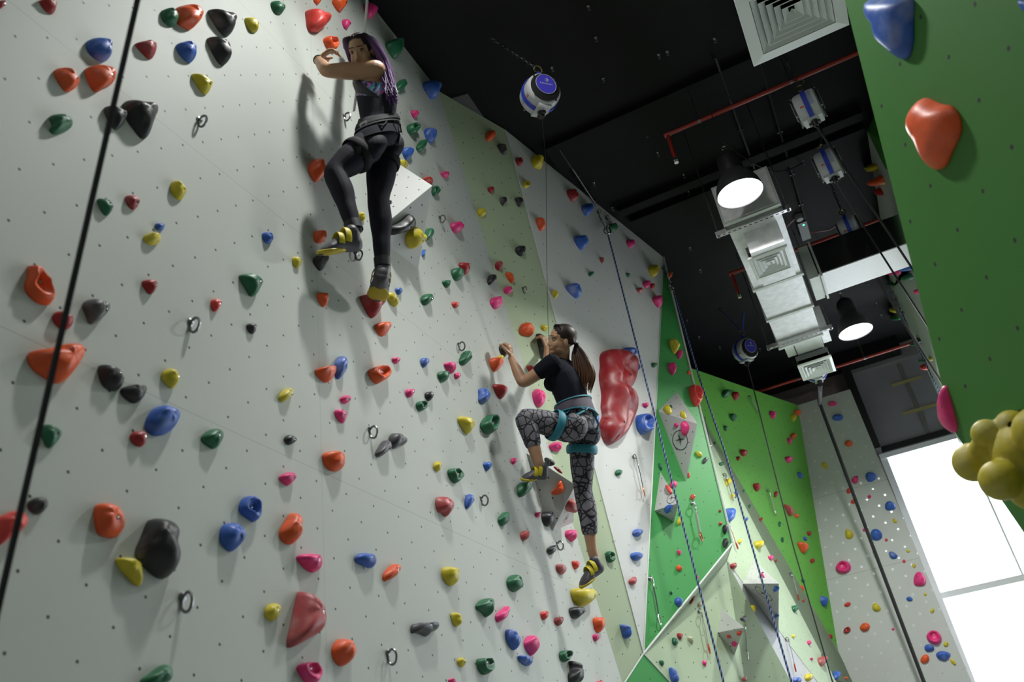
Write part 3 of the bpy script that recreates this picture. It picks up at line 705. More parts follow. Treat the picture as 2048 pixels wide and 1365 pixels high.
# ================================================================ anchors, hangers and quickdraws
def eye(q, P, s=.022, lab='', name='bolt_hanger'):
    p = pl(q, *P); n = P[1]; u, v = basis(n)
    if abs(n[2]) > .9: v = V3(0, 1, 0)
    root = empty(name, p); setp(root, lab, 'bolt hanger', 'steel bolt hangers on the climbing walls')
    mb = MB(); mb.lathe([(0, 0), (s * .6, 0), (s * .6, .006), (s * .3, .010), (0, .010)], p, n, 14); mb.build('bolt', M_dsteel, root, smooth=True)
    mb = MB(); mb.tube(ringpts(p + n * s * .9 - v * s * .8, n, v, s * .85, s * 1.25, 16), s * .22, n=7, closed=True); mb.build('ring', M_dsteel, root, smooth=True)
    return p
eyes1 = [(398, 240, 'by the upper left black holds'), (381, 645, 'left of a small bright red hold'), (364, 1195, 'below the big black hold'), (688, 232, "at the upper climber's waist"), (711, 508, "below the upper climber's left shoe"), (917, 690, 'above a pink and green pair'), (739, 860, 'left of slate grey holds'), (775, 1307, 'under the long slate grey hold'), (962, 997, 'right of a narrow blue hold'), (879, 436, 'right of the pyramid volume'), (1114, 1088, 'under the lower pyramid volume')]
for (x, y, l) in eyes1: eye((x, y), P1, .026, 'steel ring hanger on the grey wall ' + l)
eye((1046, 578), P2, .024, 'steel ring hanger on the pale green panel above the climber')
eye((1690, 949), P6, .03, 'highest steel ring hanger on the white tower wall'); eye((1748, 1105), P6, .03, 'middle steel ring hanger on the white tower wall'); eye((1817, 1284), P6, .03, 'lowest steel ring hanger on the white tower wall')
def quickdraw(qt, qb, P, lab, sling=(.05, .05, .055), low='steel', w=.008, off=.03):
    a = pl(qt, *P); n = P[1]; d0 = pl(qb, P[0] + n * off, n); u, v = basis(n)
    root = empty('quickdraw', a); setp(root, lab, 'quickdraw', 'quickdraws clipped to the wall hangers')
    L = np.linalg.norm(d0 - a); dr = nrm(d0 - (a + n * off)); top = a + n * off
    cs = min(.085, L * .24)
    mb = MB(); mb.lathe([(0, 0), (.016, 0), (.016, .006), (.008, .012), (0, .012)], a, n, 12); mb.tube(ringpts(a + n * .018, n, dr, .014, .02, 12), .004, n=6, closed=True); mb.build('hanger', M_dsteel, root, smooth=True)
    sd = np.cross(dr, n)
    mb = MB(); carabiner(mb, top + dr * cs * .5, -dr, nrm(sd + n * .6), cs, cs * .55, .0045); mb.build('upper_carabiner', M_steel, root, smooth=True)
    mb = MB(); mb.tube([top + dr * cs * .9, top + dr * (L - cs) * .55 + n * .004, top + dr * (L - cs * .9)], w, n=6, flat=(.35, n)); mb.build('sling', mat('sling_%d' % int(sum(sling) * 1000), sling, rough=.8), root, smooth=True)
    mm = {'steel': M_steel, 'red': mat('red_anodised', (.55, .05, .03), rough=.3, metal=.7), 'orange': mat('orange_anodised', (.6, .16, .03), rough=.3, metal=.7)}[low]
    mb = MB(); carabiner(mb, top + dr * (L - cs * .5), dr, nrm(sd + n * .5), cs, cs * .6, .0048); o = mb.build('lower_carabiner', mm, root, smooth=True)
    if low != 'steel': o['label'] = low + ' anodised carabiner'
quickdraw((1266, 915), (1290, 993), P3, 'black quickdraw with an orange lower end on the light grey wall', low='orange')
quickdraw((1299, 1158), (1321, 1250), P4, 'black quickdraw at the left joint of the bright green wall')
quickdraw((1384, 1008), (1404, 1082), P4, 'quickdraw with grey sling and red carabiner on the bright green wall', (.3, .32, .3), 'red', .011)
quickdraw((1397, 1224), (1420, 1308), P7, 'quickdraw with a red end on the light green lower wall', (.30, .3, .3), 'red')
quickdraw((1484, 1252), (1496, 1320), P7b, 'thin quickdraw over the narrow green strip beside a grey pyramid', (.2, .22, .2))
quickdraw((1498, 795), (1520, 830), P5, 'steel quickdraw high on the far grass green wall', (.35, .35, .33), 'steel', .012)
quickdraw((1534, 982), (1552, 1032), P5, 'quickdraw with pale sling in the middle of the grass green wall', (.35, .33, .28), 'steel', .012)
quickdraw((1446, 951), (1467, 1003), P8, 'dark quickdraw between yellow holds behind the blue rope')
quickdraw((1579, 1149), (1598, 1200), P8, 'quickdraw with a dark red end on the lower light green wall', (.35, .35, .33), 'red')
quickdraw((1571, 1280), (1592, 1344), P9, 'quickdraw with a red carabiner on the cool grey panel', (.25, .25, .25), 'red')
quickdraw((1643, 1312), (1668, 1372), P8, 'long black quickdraw low on the light green wall by a red hold', (.03, .03, .03))
quickdraw((1405, 838), (1422, 896), P8, 'dark quickdraw just behind the bright green wall edge')
quickdraw((1452, 1050), (1476, 1098), P8, 'quickdraw with red sling at the lower corner of the bright green wall', (.4, .05, .05), 'red')
def topchain(q1, q2, qe, P, lab, dout=.06):
    a = pl(q1, *P); b_ = pl(q2, *P); e = pl(qe, P[0] + P[1] * dout, P[1]); n = P[1]; u, v = basis(n)
    root = empty('top_anchor', a); setp(root, lab, 'anchor', 'rope anchors at the tops of the walls')
    for p in (a, b_):
        mb = MB(); mb.lathe([(0, 0), (.02, 0), (.02, .008), (.008, .016), (0, .016)], p, n, 12); mb.tube(ringpts(p + n * .02, n, v, .02, .026, 14), .0045, n=6, closed=True)
        mb.build('hanger_ring', M_dsteel, root, smooth=True)
    mb = MB(); L = np.linalg.norm(e - a); K = max(3, int(L / .04))
    for i in range(K):
        c = a + (e - a) * (i + .6) / K; d = nrm(e - a); s_ = u if i % 2 else n
        mb.tube(ringpts(c, s_, d, .011, .026, 10), .0038, n=5, closed=True)
    mb.build('chain', M_dsteel, root, smooth=True)
    mb = MB(); d = nrm(e - b_); carabiner(mb, e - d * .10 + u * .02, d, u, .12, .07, .007); carabiner(mb, e - d * .03 - u * .015, d, nrm(u + n), .12, .07, .007); mb.build('lowering_carabiner', M_steel, root, smooth=True)
topchain((1195, 425), (1212, 437), (1216, 466), P3, 'steel chain anchor holding the blue rope at the top of the light grey wall')
topchain((1325, 538), (1331, 548), (1345, 580), (P4[0], P4[1]), 'steel chain anchor holding the rope at the bright green wall corner')
topchain((1786, 583), (1792, 600), (1804, 626), PT10, 'steel chain anchor on the white right wall', .04)

# ================================================================ pyramid volumes bolted to the walls
M_vol = wall_mat('volume_grey', (.56, .57, .56), dots=(.16, .15), phase=(.03, .05), rad=.006)
M_ink = mat('black_marker', (.03, .03, .035), rough=.7)
PLN = {'1': P1, '2': P2, '3': P3, '4': P4, '5': P5, '6': P6, '7': P7, '7b': P7b, '8': P8, '9': P9, 'T': PT10, 'N': PR}
def off(P, d): return (P[0] + P[1] * d, P[1])
def volume(key, P, T, L, B, ap, h, lab, logo=None):
    a = [pl(q, *P) for q in (T, L, B)]; x = pl(ap, *off(P, h)); c = sum(a) / 3
    root = empty('pyramid_volume', c); setp(root, lab, 'volume', 'grey pyramid volumes on the climbing walls')
    inn = [p - P[1] * .003 for p in a]
    me = bpy.data.meshes.new('body'); V = [tuple(p - c) for p in inn + [x]]
    me.from_pydata(V, [], [(0, 1, 3), (1, 2, 3), (2, 0, 3), (2, 1, 0)]); me.update()
    o = link('body', me, M_vol, root); ul = me.uv_layers.new(name='UVMap')
    for pol in me.polygons:
        u, v = basis(np.array(pol.normal))
        for li in pol.loop_indices:
            p = np.array(me.vertices[me.loops[li].vertex_index].co); ul.data[li].uv = (float(p @ u), float(p @ v))
    bv = o.modifiers.new('bevel', 'BEVEL'); bv.width = .004; bv.segments = 2
    PLN[key + 't'] = plane3(a[0], a[1], x); PLN[key + 'f'] = plane3(a[1], a[2], x); PLN[key + 's'] = plane3(a[2], a[0], x)
    if logo:
        k, (lx, ly), r = logo; FP = PLN[key + k]; cc = pl((lx, ly), *off(FP, .0015)); u, v = basis(FP[1])
        mb = MB(); mb.tube([cc + u * r * math.cos(t) + v * r * 1.1 * math.sin(t) for t in np.linspace(0, 2 * PI, 33)[:-1]], r * .045, n=6, closed=True, flat=(.4, FP[1]))
        for (p, q) in (((-.55, .18), (.6, -.12)), ((.08, .62), (-.12, -.55))):
            A = cc + u * r * p[0] + v * r * p[1]; Bq = cc + u * r * q[0] + v * r * q[1]; Mi = (A + Bq) / 2 + u * r * .05 + v * r * .05
            mb.tube([A, Mi, Bq], [r * .04, r * .07, r * .03], n=6, flat=(.4, FP[1]))
        mb.build('circle_mark', M_ink, root)
volume('V1', P1, (795, 325), (746, 468), (837, 539), (865, 371), .30, "large grey pyramid volume right of the upper climber's legs")
volume('V2', P1, (1052, 905), (1105, 1064), (1148, 1046), (1151, 970), .26, "grey pyramid volume between the lower climber's feet", ('f', (1133, 1037), .035))
PLN['V2f'], PLN['V2s'] = PLN['V2t'], PLN['V2f']
volume('V3', P4, (1354, 783), (1316, 822), (1372, 965), (1395, 848), .36, 'largest pyramid volume on the bright green wall, marked with a circled cross', ('f', (1360, 881), .085))
volume('V4', P4, (1320.7, 943), (1309, 1022), (1349, 1045), (1357, 1007), .26, 'smaller pyramid volume low on the bright green wall, with a blue hold below', ('t', (1343, 997), .05))
volume('V5', P8, (1505.6, 1119), (1486, 1168), (1558, 1268), (1558, 1168), .42, 'pyramid volume with circled cross behind the blue rope on the light green wall', ('f', (1527, 1188), .085))
volume('V6', P7, (1442, 1216), (1435, 1266), (1470, 1311), (1489, 1256), .30, 'pyramid volume with three red holds on the lower light green wall')

# ================================================================ climbing holds
HC = {'r': ('dark red', (.36, .018, .022)), 'R': ('bright red', (.72, .055, .045)), 'c': ('faded red', (.46, .075, .08)), 'o': ('orange', (.82, .105, .02)),
      'y': ('yellow', (.66, .54, .03)), 'b': ('blue', (.035, .12, .50)), 'g': ('dark green', (.015, .14, .06)), 'k': ('black', (.022, .022, .026)),
      's': ('slate grey', (.075, .07, .085)), 'p': ('pink', (.80, .035, .22)), 'e': ('cream', (.50, .50, .33)), 'M': ('dark red', (.27, .011, .016))}
HM = {k: mat('hold_' + v[0].replace(' ', '_'), v[1], rough=.42, noise=.12, nscale=18, bump=.35, bscale=240, chalk=(.36 if k in 'bce' else .24 if k == 'M' else {'r': .2, 'k': .3, 's': .3}.get(k, .06)), ccol=(.62, .60, .60)) for k, v in HC.items()}
M_bolt = mat('zinc_bolt', (.55, .55, .56), rough=.3, metal=1)
M_hole = mat('bolt_recess', (.01, .01, .01), rough=.8)
WN_ = {'1': 'the grey left wall', '2': 'the pale green panel', '3': 'the light grey panel', '4': 'the bright green wall', '5': 'the far grass green wall', '6': 'the white tower',
       '7': 'the lower light green wall', '7b': 'the narrow green strip', '8': 'the light green wall', '9': 'the cool grey panel', 'T': 'the white right wall', 'N': 'the near green wall'}
for k in ('V1', 'V2', 'V3', 'V4', 'V5', 'V6'):
    for s_ in 'tfs': WN_[k + s_] = 'a grey pyramid volume'
def chaikin(p, n=2):
    for _ in range(n):
        q = []
        for i in range(len(p)):
            a, b = p[i], p[(i + 1) % len(p)]; q += [a * .75 + b * .25, a * .25 + b * .75]
        p = q
    return np.array(p)
def resample(p, N):
    d = np.linalg.norm(np.roll(p, -1, 0) - p, axis=1); L = np.concatenate([[0], np.cumsum(d)]); t = np.linspace(0, L[-1], N + 1)[:-1]
    P = np.vstack([p, p[:1]]); return np.stack([np.interp(t, L, P[:, 0]), np.interp(t, L, P[:, 1])], 1)
def macro_hold(pts, wk):
    """long wavy feature: half-round sections stacked from top to bottom along the wall"""
    P = PLN[wk]; n = P[1]; u, v = basis(n); O = off(P, .03); uv = np.array([[pl(q, *O) @ u, pl(q, *O) @ v] for q in pts]); ol = resample(chaikin(uv, 2), 160)
    v0, v1_ = ol[:, 1].min(), ol[:, 1].max(); cw = float(P[0] @ n); K = 44; M = 26; V = []
    for i in range(K + 1):
        t = .5 - .5 * math.cos(PI * i / K); y = v0 + (v1_ - v0) * (.004 + .992 * t); xs = []
        for a in range(160):
            p, q = ol[a], ol[(a + 1) % 160]
            if (p[1] - y) * (q[1] - y) <= 0 and p[1] != q[1]: xs.append(p[0] + (q[0] - p[0]) * (y - p[1]) / (q[1] - p[1]))
        x0, x1 = min(xs), max(xs); w = (x1 - x0) / 2; H_ = w * (.58 + .14 * math.sin(t * 12.5 + .6)) + .01
        for k in range(M + 1):
            th = PI * k / M; c_ = math.cos(th); h = H_ * math.sin(th) ** .8
            h *= 1 - .28 * math.exp(-((t - .80) / .055) ** 2 - ((c_ - .35) / .35) ** 2) - .25 * math.exp(-((t - .38) / .045) ** 2 - ((c_ - .45) / .3) ** 2) - .16 * math.exp(-((c_ - .1 - .3 * math.sin(t * 7)) / .12) ** 2)
            V.append(u * ((x0 + x1) / 2 + w * c_) + v * y + n * (cw + h - .004))
    F = [(i * (M + 1) + k, i * (M + 1) + k + 1, (i + 1) * (M + 1) + k + 1, (i + 1) * (M + 1) + k) for i in range(K) for k in range(M)]
    F += [((i + 1) * (M + 1), (i + 1) * (M + 1) + M, i * (M + 1) + M, i * (M + 1)) for i in range(K)] + [tuple(range(M + 1)), tuple(K * (M + 1) + k for k in range(M, -1, -1))]
    c = sum(V) / len(V); mb = MB(); mb.add(V, F); o = mb.build('climbing_feature', HM['M'], origin=c, smooth=True)
    for (tt, cc) in ((.62, .1), (.30, -.1)):
        i = int(K * tt); k = int(M * (.5 - cc * .3)); q = V[i * (M + 1) + k]; mb = MB(); mb.lathe([(.012, -.004), (.012, .003), (0, .003)], q, n, 12); mb.build('bolt', M_hole, o)
    return dict(o=o, col='M', wk=wk, px=np.array(pts).mean(0), sz=.4, asp=2.2, n=20, pocket=False, tall=True)
def hold(col, pts, wk, seed, pocket=False):
    if col == 'M': return macro_hold(pts, wk)
    P = PLN[wk]; n = P[1]; u, v = basis(n); rnd = random.Random(seed)
    raw = np.array([pl(q, *P) for q in pts]); uv = np.array([[p @ u, p @ v] for p in raw])
    x, y = uv[:, 0], uv[:, 1]; area = abs(np.sum(x * np.roll(y, -1) - y * np.roll(x, -1))) / 2
    sz = math.sqrt(area); Hh = min(.50 * sz, .12) * (.55 if wk == 'N' else 1) if col != 'M' else .16
    if len(pts) < 5: Hh *= .9
    O = off(P, Hh * .30); raw = np.array([pl(q, *O) for q in pts]); uv = np.array([[p @ u, p @ v] for p in raw])
    N = 32 if sz > .07 else 20
    ol = resample(chaikin(uv), N); c0 = ol.mean(0)
    vmax = ol[:, 1].max(); vmin = ol[:, 1].min(); hh = (vmax - vmin) / 2
    pk = c0 + np.array([rnd.uniform(-.12, .12) * sz, (.10 + rnd.uniform(-.05, .1)) * sz])
    prof = [(1.0, -.04), (1.0, .10), (.965, .26), (.89, .46), (.78, .66), (.63, .84), (.45, .95), (.24, 1.0)]
    if pocket: prof = [(1.0, -.04), (1.0, .12), (.965, .32), (.89, .56), (.79, .76), (.70, .82), (.59, .74), (.46, .48), (.26, .36)]
    cw = float((P[0] @ n)); V = []
    ph = [rnd.uniform(0, 6.28) for _ in range(6)]
    def surf(s, th, hgt):
        k = 1 + (.10 * math.sin(2 * th + ph[0]) + .07 * math.sin(3 * th + ph[1]) + .04 * math.sin(5 * th + ph[2])) * min(1, s * 1.4) * (1 if hgt > .2 else .3)
        if wk == 'N': k = 1 + (k - 1) * .25
        if col == 'M': k += .18 * math.sin(4 * th + ph[3]) * s
        return hgt * k
    for (s, hgt) in prof:
        for i in range(N):
            p = pk + (ol[i] - pk) * s; th = math.atan2(ol[i][1] - pk[1], ol[i][0] - pk[0])
            z = surf(s, th, hgt) * Hh
            if col == 'M': z += Hh * .28 * math.sin((p[1] - vmin) / (vmax - vmin) * 9.5 + 1.2) * (hgt > .3) * (1 - s * .6)
            V.append(u * p[0] + v * p[1] + n * (cw + z))
    zc = prof[-1][1] * Hh + (Hh * .28 * math.sin((pk[1] - vmin) / (vmax - vmin) * 9.5 + 1.2) * .9 if col == 'M' else 0)
    V.append(u * pk[0] + v * pk[1] + n * (cw + zc)); R_ = len(prof)
    F = [(r * N + i, r * N + (i + 1) % N, (r + 1) * N + (i + 1) % N, (r + 1) * N + i) for r in range(R_ - 1) for i in range(N)]
    F += [((R_ - 1) * N + i, (R_ - 1) * N + (i + 1) % N, R_ * N) for i in range(N)]; F.append(tuple(range(N))[::-1])
    org = u * c0[0] + v * c0[1] + n * cw
    me = bpy.data.meshes.new('climbing_hold'); me.from_pydata([tuple(p - org) for p in V], [], F); me.update()
    bm = bmesh.new(); bm.from_mesh(me); bmesh.ops.recalc_face_normals(bm, faces=bm.faces); bm.to_mesh(me); bm.free(); me.shade_smooth()
    o = link('climbing_hold', me, HM[col]); o.location = tuple(org)
    # bolt in its recess, and a small screw hole
    bb = pk + np.array([rnd.uniform(.02, .10), -rnd.uniform(.0, .08)]) * sz * (0 if pocket else 1)
    zt = zc * .97 if not pocket else prof[-1][1] * Hh
    r = .0062 if sz > .05 else .0045
    me = bpy.data.meshes.new('bolt'); mb = MB(); C0 = u * bb[0] + v * bb[1] + n * (cw + zt - .003)
    mb.lathe([(r * 1.6, -.006), (r * 1.6, .0025), (r * 1.2, .0035), (r * 1.2, -.001)], C0, n, 14, mi=1)
    mb.lathe([(r, -.004), (r, .0032), (r * .5, .0038), (r * .45, .000), (0, .000)], C0, n, 12, mi=0)
    me.from_pydata([tuple(p - org) for p in np.array(mb.v)], [], mb.f); me.materials.append(M_bolt); me.materials.append(M_hole); me.polygons.foreach_set('material_index', mb.m); me.update()
    b = bpy.data.objects.new('bolt', me); COL.objects.link(b); b.parent = o
    if sz > .075:
        s2 = pk + (ol[int(rnd.random() * N)] - pk) * .55; mb = MB()
        mb.lathe([(.0045, 0), (0, 0)], u * s2[0] + v * s2[1] + n * (cw + zt * .955 + .002), n, 10)
    cpx = np.array(pts).mean(0); w = np.ptp(uv[:, 0]); hgt_ = np.ptp(uv[:, 1])
    return dict(o=o, col=col, wk=wk, px=cpx, sz=sz, asp=max(w, hgt_) / max(1e-3, min(w, hgt_)), n=len(pts), pocket=pocket, tall=hgt_ > w)
